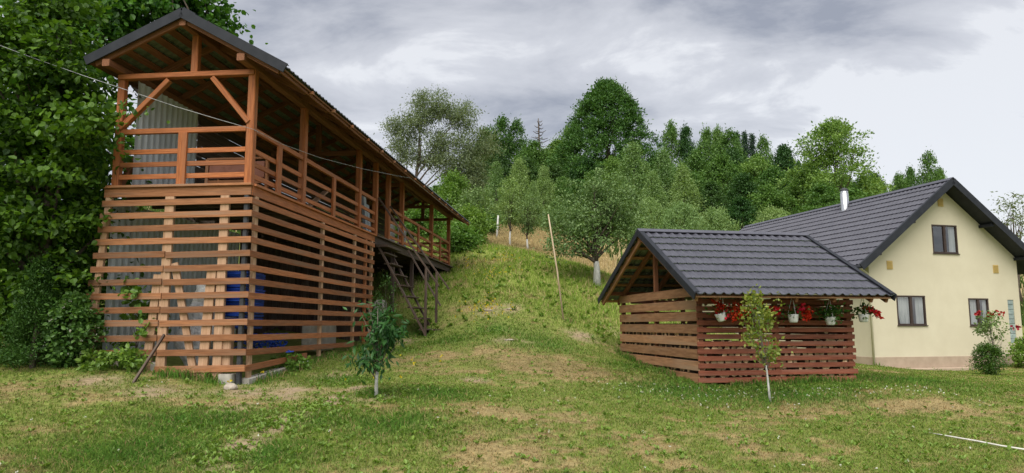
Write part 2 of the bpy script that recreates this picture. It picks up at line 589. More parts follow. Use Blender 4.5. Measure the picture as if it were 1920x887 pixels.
# ------------------------------------------------------------------ lie of the land
CTRL = np.array([
    (-10, -12, 0), (12, -12, -.1), (0, -40, -.6), (-60, -40, 0), (60, -40, -1),
    (0, 0, 0), (-6, 6, .15), (6, 6, 0), (0, 7.5, .06), (-4, 8.5, .22), (10, 8, 0), (-14, 7, .4),
    (-4.61, 12.4, .59), (-7.4, 12.7, .93), (-9.2, 13, .88), (-12, 14, 1.1), (-6, 12.4, .74),
    (-3.85, 19.5, 1.13), (-2.26, 20.3, 1.36), (-2.6, 30.9, 3.92), (-5.2, 31.2, 4.2), (-6.3, 20.7, 1.7), (-4.3, 16, .86),
    (1.55, 21.5, 1.76), (.6, 15, .6), (-.13, 18, 1.2), (-.95, 21.5, 2.05), (-.4, 26, 3.3), (-1.5, 33, 5.0), (.3, 40, 5.75), (-1, 50, 8.1),
    (2.9, 28, 3.75), (3.05, 26, 2.95), (-2.09, 11.3, .54), (2.3, 20.3, 1.2), (2.5, 22.5, 1.75), (2.2, 17.5, .72),
    (3.85, 14.9, .40), (7.4, 14.2, .37), (6.4, 19.3, .62), (4.7, 13.4, .20), (2.95, 19.8, .85),
    (12.4, 25, .17), (18.7, 23.4, .17), (11.5, 28, .35), (10, 33, 1.2), (16, 38, 1.6), (22, 34, 1.2),
    (13, 20, .25), (10, 12, .05), (15, 12, .08), (22, 18, .15),
    (0, 62, 10.2), (0, 80, 13.5), (0, 110, 17.5), (0, 150, 22), (40, 60, 6), (40, 100, 13), (-40, 60, 11), (-40, 100, 18),
    (-20, 32, 4.4), (-20, 15, 1.5), (80, 100, 11), (-100, 150, 26), (100, 150, 16), (30, 42, 2.2), (0, 220, 24), (180, 260, 18),
    (-180, 260, 26), (0, 400, 20), (300, 400, 12), (-300, 400, 20), (300, 0, 0), (-300, 0, 4), (200, 100, 9), (-200, 100, 15)], dtype=float)


def tps_fit(P):
    n = len(P)
    d = np.sqrt(((P[:, None, :2] - P[None, :, :2]) ** 2).sum(-1))
    K = np.where(d > 0, d ** 2 * np.log(d + 1e-9), 0) + np.eye(n) * 0.6
    Q = np.c_[np.ones(n), P[:, :2]]
    A = np.block([[K, Q], [Q.T, np.zeros((3, 3))]])
    return np.linalg.solve(A, np.r_[P[:, 2], 0, 0, 0])


TPS = tps_fit(CTRL)


def ground_z(x, y):
    x, y = np.atleast_1d(np.asarray(x, float)), np.atleast_1d(np.asarray(y, float))
    out = TPS[-3] + TPS[-2] * x + TPS[-1] * y
    for (cx, cy, _), w in zip(CTRL, TPS[:-3]):
        r2 = (x - cx) ** 2 + (y - cy) ** 2
        out = out + w * 0.5 * r2 * np.log(r2 + 1e-12)
    out = out + (fbm(x * 0.9, y * 0.9, 5, 3) - .5) * 0.10 * np.clip((np.hypot(x, y) - 2) / 6, 0, 1)
    return out


def gz(x, y):
    return float(ground_z(x, y)[0])


def seg_dist(x, y, pts):
    d = np.full(np.shape(x), 1e9)
    for (ax, ay), (bx, by) in zip(pts[:-1], pts[1:]):
        vx, vy = bx - ax, by - ay
        t = np.clip(((x - ax) * vx + (y - ay) * vy) / (vx * vx + vy * vy), 0, 1)
        d = np.minimum(d, np.hypot(x - ax - t * vx, y - ay - t * vy))
    return d


def on_ground(u, v):
    """where the line of sight through a pixel meets the land"""
    p0 = at(u, v, 1.0) - EYE
    lo = None
    for Y in np.arange(4, 80, 0.1):
        q = EYE + p0 * Y
        if q[2] < gz(q[0], q[1]):
            lo = Y
            break
    q = EYE + p0 * (lo or 60)
    return float(q[0]), float(q[1])


PATH = [on_ground(u, v) for u, v in ((330, 940), (420, 860), (520, 800), (600, 765), (680, 725))]
BARE = [(on_ground(u, v), r) for u, v, r in ((540, 735, .9), (470, 735, .7), (640, 705, .6), (915, 582, .5), (955, 578, .45), (955, 637, .45),
        (985, 640, .3), (1090, 630, .6), (1160, 625, .5), (760, 640, .35), (700, 745, .4), (430, 770, .5), (180, 715, .5), (300, 735, .6), (545, 790, .35), (890, 715, .35))]
DRY = [(on_ground(u, v), r) for u, v, r in ((1050, 690, 2.2), (1000, 680, 1.5), (1130, 715, 1.5), (100, 790, 1.0), (60, 840, .8), (1150, 820, 1.6), (1300, 850, 1.4),
       (800, 860, 1.2), (1060, 870, 1.2), (1700, 760, 2.0), (1600, 745, 1.2), (1850, 760, 1.6), (850, 800, .8), (700, 820, .6), (960, 800, .9), (400, 740, 1.2))]
LUSH = [(on_ground(u, v), r) for u, v, r in ((1330, 728, .5), (1420, 732, .5), (1510, 730, .5), (1590, 726, .5), (1230, 698, .5), (1270, 715, .5), (705, 742, .35), (1442, 757, .3), (600, 790, .6), (480, 860, .7), (250, 850, 1.0), (340, 800, .9), (740, 800, .8), (1300, 735, 1.5), (1500, 740, 1.3), (1190, 690, .8),
        (780, 630, .7), (850, 640, .8), (1000, 640, 1.2), (1700, 715, 1.5), (640, 715, .6), (730, 660, .6), (930, 620, .8), (820, 740, .7), (400, 790, .7))]
MOUND = on_ground(1060, 690)


def cover(x, y):
    """bare soil, dry straw, lush growth: 0..1 each"""
    n1, n2, n3 = fbm(x * .55, y * .55, 11), fbm(x * 1.7, y * 1.7, 23), fbm(x * 5, y * 5, 37, 3)
    dirt = np.clip(1 - seg_dist(x, y, PATH) / (.16 + .20 * n2), 0, 1) * np.clip(n3 * 2.6 - .5, 0, 1)
    for (c, r) in BARE:
        d = np.hypot(x - c[0], (y - c[1]) * .8)
        dirt = np.maximum(dirt, np.clip(1.25 - d / r * (0.6 + n2), 0, 1) * np.clip(n3 * 2.4 - .45, 0, 1))
    dry = np.clip((n1 - .47) * 3.0, 0, 1) * .45 + np.clip((n2 - .47) * 3.2, 0, 1) * .45 + .02
    for (c, r) in DRY:
        dry = dry + .24 * np.exp(-((x - c[0]) ** 2 + (y - c[1]) ** 2) / r ** 2) * (.3 + n2 * 1.2)
    lush = np.zeros_like(dry)
    for (c, r) in LUSH:
        lush = np.maximum(lush, np.exp(-((x - c[0]) ** 2 + (y - c[1]) ** 2) / r ** 2) * np.clip(.2 + n2 * 1.5, 0, 1))
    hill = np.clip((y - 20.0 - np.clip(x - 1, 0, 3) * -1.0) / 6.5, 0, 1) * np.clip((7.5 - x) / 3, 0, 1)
    meadow = np.clip((y - 35) / 5, 0, 1)
    dry = dry * (1 - hill * .15)
    dry = np.maximum(dry * (1 - .8 * lush), meadow * np.clip(.35 + n2 * 1.1, 0, 1))
    dry = np.clip(dry + ((n3 - .5) * 1.5 + (fbm(x * 13, y * 13, 91, 2) - .5) * 1.0) * (1 - .8 * lush) * (1 - meadow) * (.25 + dry), 0, 1)
    dirt = dirt * (1 - .6 * lush)
    dirt = np.maximum(dirt, np.clip(1.5 - seg_dist(x, y, PATH) / (.10 + .22 * n2), 0, 1) * np.clip(n3 * 2.2 - .35, 0, 1))
    lush = lush * (1 - dirt)
    return np.clip(dirt, 0, 1), dry, lush, hill, meadow


C_GREEN, C_LUSH, C_DRY, C_DIRT, C_MEADOW = (np.array(c) for c in
    ((.172, .238, .045), (.100, .205, .034), (.345, .268, .125), (.33, .25, .165), (.46, .36, .19)))


def cover_color(x, y):
    dirt, dry, lush, hill, meadow = cover(x, y)
    c = C_GREEN * (1 - lush[:, None]) + C_LUSH * lush[:, None]
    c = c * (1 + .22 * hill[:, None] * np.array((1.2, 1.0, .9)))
    dc = C_DRY * (1 - meadow[:, None]) + C_MEADOW * meadow[:, None]
    k = np.clip((dry - .27) / .46, 0, 1)
    k = (k * k * (3 - 2 * k))[:, None]
    c = c * (1 - k) + dc * k
    c = c * (.86 + .28 * fbm(x * 2.3, y * 2.3, 55, 3))[:, None]
    d = np.exp(-((x - MOUND[0]) / 2.2) ** 2 - ((y - MOUND[1]) / 1.0) ** 2)[:, None] * .55   # old brown thatch on the mown rise
    c = c * (1 - d) + np.array((.165, .130, .055)) * d
    return c, dirt, dry, lush, hill, meadow


def spread(a, b, fine, far):
    """coordinates fine between a and b, ever coarser out to +-far"""
    mid = np.arange(a, b + 1e-6, fine)
    lo, hi, s = [], [], fine
    p = a
    while p > -far:
        s *= 1.22
        p -= s
        lo.append(p)
    p, s = b, fine
    while p < far:
        s *= 1.22
        p += s
        hi.append(p)
    return np.r_[lo[::-1], mid, hi]


gx = spread(-13, 19, .16, 420)
gy = spread(5, 34, .16, 460)
GX, GY = np.meshgrid(gx, gy)
xf, yf = GX.ravel(), GY.ravel()
zf = ground_z(xf, yf)
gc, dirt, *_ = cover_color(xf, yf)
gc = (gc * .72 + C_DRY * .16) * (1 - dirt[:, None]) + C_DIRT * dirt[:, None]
nx, ny = len(gx), len(gy)
idx = np.arange(nx * ny).reshape(ny, nx)
faces = np.stack([idx[:-1, :-1], idx[:-1, 1:], idx[1:, 1:], idx[1:, :-1]], -1).reshape(-1, 4)
g_o = link('ground', np_mesh('ground', np.c_[xf, yf, zf], faces, M['ground'], True, gc))
tag(g_o, 'mown lawn rising into a grassy hillside', None, None, 'structure')

# ------------------------------------------------------------------ building frames
BA, SA, HA = R(6.2), R(-10.8), R(-14.8)
BO = np.array([-4.61, 12.5, .59])         # barn: near corner, on the ground; deck 3.49 above
SO = np.array([3.85, 15.0, .41])          # shed: near corner
HO = np.array([12.41, 25.0, .16])         # house: near corner


def to_world(o, a, p):
    return np.array([o[0] + p[0] * math.cos(a) + p[1] * math.sin(a), o[1] - p[0] * math.sin(a) + p[1] * math.cos(a), o[2] + p[2]])


def to_local(o, a, x, y):
    dx, dy = x - o[0], y - o[1]
    return dx * math.cos(a) - dy * math.sin(a), dx * math.sin(a) + dy * math.cos(a)


def tiled(x_of, length, eave, ridge, wave=.2, course=.35, amp=.020, step=.034, per=8):
    """pressed metal tile sheet. eave, ridge: (y, z) at both ends of the slope; x_of(t 0..1, s 0..1) gives x. returns verts, faces"""
    sl = math.hypot(ridge[0] - eave[0], ridge[1] - eave[1])
    ty, tz = (ridge[0] - eave[0]) / sl, (ridge[1] - eave[1]) / sl
    ny_, nz_ = -tz, ty
    if nz_ < 0:
        ny_, nz_ = -ny_, -nz_
    nc = max(1, round(sl / course))
    nw = max(1, round(length / wave))
    cols = nw * per + 1
    vs = []
    rows = []
    for k in range(nc):
        rows += [(k / nc, step), ((k + .5) / nc, step * .5), ((k + 1) / nc - 1e-4, 0.0)]
    for (s, off) in rows:
        for i in range(cols):
            ph = 2 * math.pi * i / per
            d = off + amp * (math.cos(ph) * .75 + .25 * math.cos(2 * ph))
            sc = s * sl - (.042 * (1 + math.cos(ph)) if off == step and s > 0 else 0)   # each course overhangs the one below with a scalloped lip
            vs.append((x_of(i / (cols - 1), s), eave[0] + ty * sc + ny_ * d, eave[1] + tz * sc + nz_ * d))
    fs = []
    for r in range(len(rows) - 1):
        for i in range(cols - 1):
            a = r * cols + i
            fs.append((a, a + 1, a + cols + 1, a + cols))
    return vs, fs


# ------------------------------------------------------------------ the two-storey barn
def build_barn():
    root = empty('wooden_barn', BO, -BA, 'long two-storey open barn of orange stained timber with slatted lower walls and dark metal roof', 'barn')
    D = 3.49                                            # deck level
    L_ = 18.4
    XL = -2.65

    def part(name, m, mat, seed=1, label=None, parent=root):
        return m.build(name, mat, parent, label)

    # deck, joists, edge boards
    m = MB(2)
    for i in range(19):
        x0 = XL + i * (2.65 / 19)
        m.box(x0 + .004, x0 + .135, .03, L_, D - .045, D - .005)
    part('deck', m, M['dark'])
    m = MB(3)
    for y in np.arange(.5, L_, .8):
        m.box(XL, -.06, y - .05, y + .05, D - .19, D - .05)
    part('joist_row', m, M['dark'])
    m = MB(4)
    m.box(XL - .08, .03, -.045, .0, D - .20, D - .035)
    m.box(XL - .08, .05, -.09, .02, D - .032, D + .012)
    part('front_edge_board', m, M['slat'])
    m = MB(5)
    m.box(.0, .045, .0, 7.25, D - .20, D - .035)
    m.box(-.03, .09, .03, 7.3, D - .032, D + .012)
    part('side_edge_board', m, M['stain'])
    m = MB(6)
    m.box(-.03, .03, 7.3, L_, D - .24, D - .03)
    m.box(-.03, .12, 7.32, L_, D - .028, D + .012)
    part('dark_edge_beam', m, M['dark'])

    # tall posts, right side and left side, front
    P_R = [0.0, 2.34, 6.03, 7.52, 8.80, 10.39, 14.73, 18.1]
    for i, y in enumerate(P_R):
        m = MB(10 + i)
        w = .14
        m.box(-.07 - w / 2 + .0, -.07 + w / 2, y + .0, y + w, D + .014, D + 2.10)
        part('post', m, M['stain'])
    for i, y in enumerate([0.0, 3.1, 6.2, 9.3, 12.4, 15.5, 18.1]):
        m = MB(30 + i)
        m.box(XL, XL + .13, y, y + .13, D + .014, D + 2.1)
        part('post', m, M['stain'])
    # plates and tie beams
    for x in (-.07, XL + .065):
        m = MB(41)
        m.box(x - .07, x + .07, -.45, L_ + .5, D + 2.103, D + 2.23)
        part('wall_plate', m, M['rafter'])
    for i, y in enumerate([0.0, 6.03, 10.39, 14.73, 18.1]):
        m = MB(45 + i)
        if i == 0:
            m.box(XL + .02, -.02, y - .035, y + .10, D + 2.0, D + 2.097)
        else:
            m.box(XL + .14, -.15, y + .02, y + .12, D + 1.98, D + 2.097)
        part('tie_beam', m, M['stain'] if i == 0 else M['rafter'])
    # king posts and ridge beam
    RX, RZ = -1.2, D + 3.06
    for i, y in enumerate([0.02, 6.05, 10.4, 14.75, 18.1]):
        m = MB(52 + i)
        m.box(RX - .065, RX + .065, y, y + .12, D + (2.10 if i == 0 else 2.10), RZ - .26)
        part('king_post', m, M['stain'] if i == 0 else M['rafter'])
    m = MB(60)
    m.box(RX - .06, RX + .06, -.42, L_ + .45, RZ - .255, RZ - .12)
    part('ridge_beam', m, M['rafter'])
    # knee braces of the front
    m = MB(61)
    m.beam((-1.66, .03, D + 1.97), (XL + .10, .03, D + 1.08), .09, .11, (0, 1, 0))
    part('knee_brace', m, M['stain'])
    m = MB(62)
    m.beam((-.82, .03, D + 1.98), (-.10, .03, D + 1.13), .09, .11, (0, 1, 0))
    part('knee_brace', m, M['stain'])
    for i, (y0, y1) in enumerate(((.15, 1.0), (3.1, 2.3), (6.2, 5.4))):
        m = MB(63 + i)
        m.beam((XL + .07, y0, D + .05), (XL + .07, y1, D + 1.25), .09, .11, (1, 0, 0))
        part('knee_brace', m, M['rafter'])

    # rafters, battens, roof
    EXR, EZR = .74, D + 1.96
    EXL, EZL = -2.95, D + 2.24
    kr = (RZ - EZR) / (EXR - RX)
    kl = (RZ - EZL) / (RX - EXL)
    y = -.36
    i = 0
    while y < L_ + .5:
        for sgn, (ex, ez, k) in ((1, (EXR, EZR, kr)), (-1, (EXL, EZL, kl))):
            m = MB(80 + i)
            m.beam((RX + sgn * .05, y, RZ - .155), (ex - sgn * .12, y, ez + .12 * k - .115), .06, .12, (0, 0, 1))
            part('rafter', m, M['rafter'])
            i += 1
        y += 1.16
    m = MB(90)
    for sgn, (ex, ez, k) in ((1, (EXR, EZR, kr)), (-1, (EXL, EZL, kl))):
        run = abs(ex - RX)
        for t in np.linspace(.06, .96, 7):
            x = RX + sgn * run * t
            z = RZ - run * t * k - .062
            m.beam((x, -.42, z), (x, L_ + .5, z), .14, .026, (sgn * k, 0, 1))
    part('batten_row', m, M['rafter'])
    for nm, sgn, (ex, ez) in (('right_roof_sheet', 1, (EXR, EZR)), ('left_roof_sheet', -1, (EXL, EZL))):
        m = MB(91)
        vs, fs = tiled(lambda t, s: -.44 + t * (L_ + .98), L_ + .98, (ex, ez), (RX, RZ), .18, .35, .016, .018, 6)
        vs = [(b, a, c) for (a, b, c) in vs]          # local x across, y along
        top = [(x, yy, z) for (x, yy, z) in vs]
        m.add(top, fs if sgn < 0 else [tuple(reversed(q)) for q in fs], None, 0, False)
        low = [(x, yy, z - .012) for (x, yy, z) in vs]
        m.add(low, [tuple(reversed(q)) for q in fs] if sgn < 0 else fs, None, 1, False)
        part('roof_sheet', m, [M['tile'], M['under']])
    m = MB(92)
    m.beam((RX - .13, -.44, RZ + .0), (RX - .13, L_ + .54, RZ + .0), .26, .02, (-kl, 0, 1))
    m.beam((RX + .13, -.44, RZ + .002), (RX + .13, L_ + .54, RZ + .002), .26, .02, (kr, 0, 1))
    part('ridge_cap', m, M['trim'])
    for sgn, (ex, ez) in ((1, (EXR, EZR)), (-1, (EXL, EZL))):
        m = MB(93)
        m.beam((RX - sgn * .01, -.462, RZ - .035), (ex + sgn * .02, -.462, ez - .035), .03, .17, (0, 0, 1))
        m.beam((RX - sgn * .01, -.40, RZ + .05), (ex + sgn * .02, -.40, ez + .05), .15, .012, (0, 0, 1))
        part('barge_board', m, M['trim'])
    m = MB(94)
    m.beam((EXR - .075, -.42, EZR - .06), (EXR - .075, L_ + .5, EZR - .06), .03, .10, (0, 0, 1))
    part('eave_board', m, M['rafter'])
    for y in np.arange(.8, 19, 1.16):
        m = MB(int(95 + y))
        m.box(EXR - .05, EXR + .03, y - .03, y + .03, EZR - .10, EZR - .04)
        part('rafter_end', m, M['slat'])

    # railing
    def railing(name, a, b, cuts, seed, mat):
        rt = MB(seed)
        a, b = Vector(a), Vector(b)
        rt.beam(a + Vector((0, 0, 1.015)), b + Vector((0, 0, 1.015)), .07, .095)
        for h in (.64, .40, .175):
            rt.beam(a + Vector((0, 0, h)), b + Vector((0, 0, h)), .035, .088, jit=.006)
        o = rt.build(name, mat, root)
        for c in cuts:
            p = a.lerp(b, c)
            bm_ = MB(seed + 3)
            d = (b - a).normalized()
            nrm = Vector((d.y, -d.x, 0)) * .045
            q = p + nrm
            bm_.beam(q + Vector((0, 0, .016)), q + Vector((0, 0, .965)), .05, .165, d)
            bm_.build('baluster', mat, o)
        return o
    railing('front_railing', (XL + .13, .03, D), (-.14, .03, D), [.51], 110, M['stain'])
    for k, (y0, y1, cut) in enumerate(((.14, 2.34, [.46]), (2.48, 6.03, [.47]), (6.17, 7.52, []), (8.94, 10.39, []), (10.53, 14.73, [.48]), (14.87, 18.1, [.42]))):
        railing('side_railing', (-.06, y0, D), (-.06, y1, D), cut, 120 + k * 7, M['stain'])
    railing('end_railing', (-.14, 18.17, D), (XL + .13, 18.17, D), [.5], 170, M['stain'])

    # corrugated zinc along the left side, both storeys
    for nm, z0, z1, xx, y0, y1 in (('upper_zinc_wall', D + .02, D + 2.09, XL + .16, .32, 2.45), ('lower_zinc_wall', .42, D - .22, XL - .06, .12, 5.0)):
        m = MB(200)
        n = int((y1 - y0) / .026)
        vs, fs = [], []
        for i in range(n + 1):
            yy = y0 + (y1 - y0) * i / n
            ph = (i % 7)
            off = .028 if ph in (0, 1) else (.014 if ph in (2, 6) else 0)
            for z in (z0, z1):
                vs.append((xx + off, yy, z))
        for i in range(n):
            fs.append((2 * i, 2 * i + 2, 2 * i + 3, 2 * i + 1))
        m.add(vs, fs)
        part('zinc_wall', m, M['zinc'])
    m = MB(204)
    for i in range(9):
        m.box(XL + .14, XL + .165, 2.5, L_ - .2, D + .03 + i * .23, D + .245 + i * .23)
    part('upper_shade_boards', m, M['dark'])  # dark boards stand in for the zinc fading into shade
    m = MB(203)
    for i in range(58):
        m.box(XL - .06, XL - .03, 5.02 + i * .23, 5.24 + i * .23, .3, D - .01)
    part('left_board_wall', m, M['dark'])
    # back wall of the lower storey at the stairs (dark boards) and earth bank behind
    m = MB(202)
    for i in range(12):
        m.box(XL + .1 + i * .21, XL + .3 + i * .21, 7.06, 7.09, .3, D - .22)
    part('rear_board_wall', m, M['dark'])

    # slatted lower walls
    rows = [.31, .54, .77, 1.0, 1.24, 1.48, 1.72, 1.96, 2.20, 2.43, 2.69, 2.94, 3.21]
    m = MB(210)
    for i, dz in enumerate(rows):
        z = D - dz
        flare = -.30 * (i / 12)
        xl = XL - .08 + flare
        if i < 4:
            m.beam((xl, -.075, z - .012), (.085, -.075, z + .012), .024, .108, jit=.005)
        elif i < 12:
            m.beam((xl, -.078, z - .02), (-1.46 + flare * .3, -.078, z - .004), .024, .108, jit=.008)
            m.beam((-1.44 + flare * .3, -.076, z - .014), (.085, -.076, z + .012), .024, .108, jit=.005)
        else:
            m.beam((-1.55, -.078, z - .03), (.085, -.078, z + .01), .024, .115, jit=.004)
    part('front_slat_wall', m, M['slat'])
    m = MB(211)
    for i, dz in enumerate(rows):
        z = D - dz
        end = 7.1
        if i == 12:
            m.beam((.075, -.06, z), (.085, 2.6, z + .12), .024, .108, jit=.004)
            continue
        if i == 11:
            end = 4.9
        sp = m.r.choice((3.4, 5.6, 3.4))
        m.beam((.075, -.06, z), (.075, sp - .003, z), .024, .108, jit=.006)
        m.beam((.074, sp + .003, z), (.075, end + m.r.uniform(-.05, .05), z), .024, .108, jit=.006)
    part('side_slat_wall', m, M['warm'])
    # posts carrying the slats
    fp = [(-2.63, .3, .12), (-1.47, .02, .17), (-.44, .02, .16)]
    for i, (x, z0, w) in enumerate(fp):
        m = MB(220 + i)
        dx = -.22 if i == 0 else 0
        m.beam((x + dx, -.025, z0), (x, -.025, D - .205), w, .07, (0, 1, 0))
        part('slat_post', m, M['raw'])
    m = MB(224)
    m.beam((-1.74, -.02, .12), (-1.62, -.02, 1.9), .15, .06, (0, 1, 0))
    m.beam((-.72, -.02, -.10), (-.62, -.02, 2.05), .17, .06, (0, 1, 0))
    part('slat_post', m, M['raw'])
    m = MB(225)
    m.beam((-1.33, -.01, 2.1), (-.86, -.01, .15), .13, .05, (0, 1, 0))
    part('leaning_strut', m, M['raw'])
    m = MB(226)
    m.box(-.42, -.22, -.03, .1, .30, 1.05)
    part('pale_block_post', m, M['raw'])
    for i, (y, z0) in enumerate(((.16, .05), (3.4, .35), (5.6, .5), (6.5, .55), (7.02, .6))):
        m = MB(230 + i)
        m.box(.0, .062, y - .055, y + .055, z0, D - .205)
        part('slat_post', m, M['raw'] if i != 3 else M['stain'])
    m = MB(236)
    m.box(-.085, -.01, -.06, .02, -.25, D - .205)
    part('corner_post', m, M['blackmetal'], label='black steel corner post')
    # deck legs in the far half
    for i, (x, y) in enumerate(((-.15, 9.8), (-.15, 12.2), (-2.4, 9.8), (-2.4, 12.2), (-.15, 14.6))):
        w = to_world(BO, BA, (x, y, 0))
        zb = gz(w[0], w[1]) - .59 - .1
        m = MB(240 + i)
        m.box(x - .06, x + .06, y - .06, y + .06, zb, D - .24)
        part('deck_leg', m, M['dark'])
    # foundation
    m = MB(250)
    m.box(-.36, -.12, -.16, .10, -.18, .19)
    part('foundation_block', m, M['concrete'])
    m = MB(251)
    m.beam((.03, .05, -.10), (.03, 2.9, .10), .16, .42)
    part('foundation_strip', m, M['concrete'])
    m = MB(252)
    m.beam((-2.9, .06, .33), (-1.5, .06, .16), .2, .4)
    part('foundation_strip', m, M['concrete'])

    # outside staircase
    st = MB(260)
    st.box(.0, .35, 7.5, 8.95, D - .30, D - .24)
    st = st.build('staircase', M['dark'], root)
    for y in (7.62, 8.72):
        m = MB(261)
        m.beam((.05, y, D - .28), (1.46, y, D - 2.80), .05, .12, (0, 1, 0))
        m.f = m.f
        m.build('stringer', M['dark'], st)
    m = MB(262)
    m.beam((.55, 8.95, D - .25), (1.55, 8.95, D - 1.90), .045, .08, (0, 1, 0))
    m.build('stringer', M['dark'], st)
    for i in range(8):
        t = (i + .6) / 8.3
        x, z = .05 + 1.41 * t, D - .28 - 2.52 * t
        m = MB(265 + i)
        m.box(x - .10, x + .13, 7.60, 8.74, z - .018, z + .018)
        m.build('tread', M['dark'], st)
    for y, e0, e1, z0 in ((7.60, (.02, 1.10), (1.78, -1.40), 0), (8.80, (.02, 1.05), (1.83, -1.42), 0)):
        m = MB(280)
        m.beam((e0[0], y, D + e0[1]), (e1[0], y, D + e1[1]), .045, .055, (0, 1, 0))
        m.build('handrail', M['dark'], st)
    for y, x, zt in ((7.60, 1.42, -.86), (8.80, 1.46, -.92)):
        w = to_world(BO, BA, (x, y, 0))
        m = MB(282)
        m.box(x - .033, x + .033, y - .033, y + .033, gz(w[0], w[1]) - .59 - .15, D + zt)
        m.build('handrail_post', M['dark'], st)
    m = MB(284)
    m.box(1.25, 1.95, 8.2, 8.9, D - 2.62, D - 2.58)
    m.build('foot_board', M['dark'], st)
    return root


barn = build_barn()


def barn_pt(x, y, z):
    """barn coordinates, z from the deck"""
    return Vector(to_world(BO, BA, (x, y, z + 3.49)))


# things kept in the barn
def blob(name, mat, loc, size, seed, sub=3, rough=.25, flat=0.0, rz=0.0):
    bm = bmesh.new()
    bmesh.ops.create_icosphere(bm, subdivisions=sub, radius=1)
    rr = random.Random(seed)
    ph = [(Vector([rr.gauss(0, 1) for _ in range(3)]) * 2.6, rr.uniform(0, 6)) for _ in range(7)]
    for v in bm.verts:
        k = sum(math.sin(v.co.dot(a) + b) for a, b in ph) / 7
        k2 = sum(math.sin(v.co.dot(a) * 3.1 + b * 2) for a, b in ph) / 7
        v.co *= 1 + rough * k + rough * .6 * k2
        if flat:
            v.co = Vector([math.copysign(abs(c) ** (1 - flat), c) for c in v.co])
        v.co = Vector((v.co.x * size[0], v.co.y * size[1], v.co.z * size[2]))
    me = bpy.data.meshes.new(name)
    bm.to_mesh(me)
    bm.free()
    me.materials.append(mat)
    o = link(name, me)
    o.location = loc
    o.rotation_euler = (0, 0, rz)
    return o


names_ = ['topmost', 'second from top', 'third from top', 'fourth from top', 'lowest']
for i in range(5):
    m = MB(300 + i)
    r_ = random.Random(i)
    for k in range(9):
        z = k * .021
        e = r_.uniform(-.03, .03)
        m.beam((-.26 + e, .0, z), (.26 + e * .5, r_.uniform(-.02, .02), z + r_.uniform(-.006, .006)), .78 + r_.uniform(-.05, .05), .019, (0, 0, 1))
    o = m.build('folded_tarp', M['blue'])
    o.location = barn_pt(-.36, .55, -1.70 - i * .205)
    o.rotation_euler = (0, 0, -BA + r_.uniform(-.06, .06))
    tag(o, 'blue folded tarp behind the barn corner slats, %s of the stack' % names_[i], 'tarp', 'blue tarps stacked in the barn')
m = MB(310)
rr = random.Random(4)
for k in range(46):
    p = Vector((rr.gauss(0, .16), rr.gauss(0, .38), abs(rr.gauss(.0, .12))))
    pts = [p]
    d = Vector((rr.gauss(0, 1), rr.gauss(0, 1), rr.gauss(0, .5)))
    for _ in range(7):
        d = (d + Vector((rr.gauss(0, .7), rr.gauss(0, .7), rr.gauss(0, .5)))).normalized()
        p = p + d * .09
        p.z = max(.0, min(p.z, .34))
        pts.append(p.copy())
    m.tube(pts, .012, 5)
o = m.build('cord_heap', M['blue'])
o.location = barn_pt(-.45, 1.75, -2.98)
tag(o, 'tangled heap of blue cord on the ground inside the barn slats', 'cord')
o = blob('plastic_sheeting', M['plastic'], barn_pt(-1.1, .55, -2.72), (.36, .3, .55), 3, 4, .5)
tag(o, 'crumpled grey plastic sheeting heaped behind the front slats', 'plastic sheet')
o = blob('white_sack', M['white'], barn_pt(-1.18, .75, -1.98), (.2, .2, .33), 8, 3, .25)
tag(o, 'pale white sack standing on the grey plastic behind the slats', 'sack')
o = blob('plastic_bag', M['plastic'], barn_pt(-.66, .6, -2.05), (.2, .18, .32), 14, 4, .4)
tag(o, 'grey plastic bag behind the slats beside the blue tarps', 'bag')
o = blob('concrete_slab', M['concrete'], barn_pt(-.42, 4.6, -2.72), (.16, .85, .36), 21, 4, .05, .55, -BA)
tag(o, 'pale concrete slab leaning inside the right slatted wall', 'slab')
o = blob('stone_pillar', M['concrete'], barn_pt(.02, 8.0, -2.25), (.17, .2, .5), 23, 4, .06, .5, -BA)
tag(o, 'pale stone block under the deck beside the barn staircase', 'stone block')
w = on_ground(432, 731)
o = blob('field_stone', M['stone'], (w[0], w[1], gz(*w) + .03), (.11, .09, .075), 27, 3, .2)
tag(o, 'rounded pale stone lying below the barn corner post', 'stone')

# sofa upstairs
sofa = empty('wooden_bench', barn_pt(-.75, .95, .012), -BA, 'wooden bench with rust red back standing behind the barn front railing', 'bench')
m = MB(320)
for x in (-.6, .6):
    m.box(x - .03, x + .03, -.05, .01, 0, .68)
    m.box(x - .03, x + .03, .42, .48, 0, .42)
m.box(-.6, .6, -.05, .0, .66, .70)
m.box(-.6, .6, -.045, -.005, .19, .26)
m.build('frame', M['slat'], sofa)
m = MB(321)
m.box(-.55, .55, -.035, .0, .30, .62)
m.build('backrest', M['upholstery'], sofa)
m = MB(322)
m.box(-.57, .57, .0, .48, .36, .44)
m.build('seat', M['upholstery'], sofa)
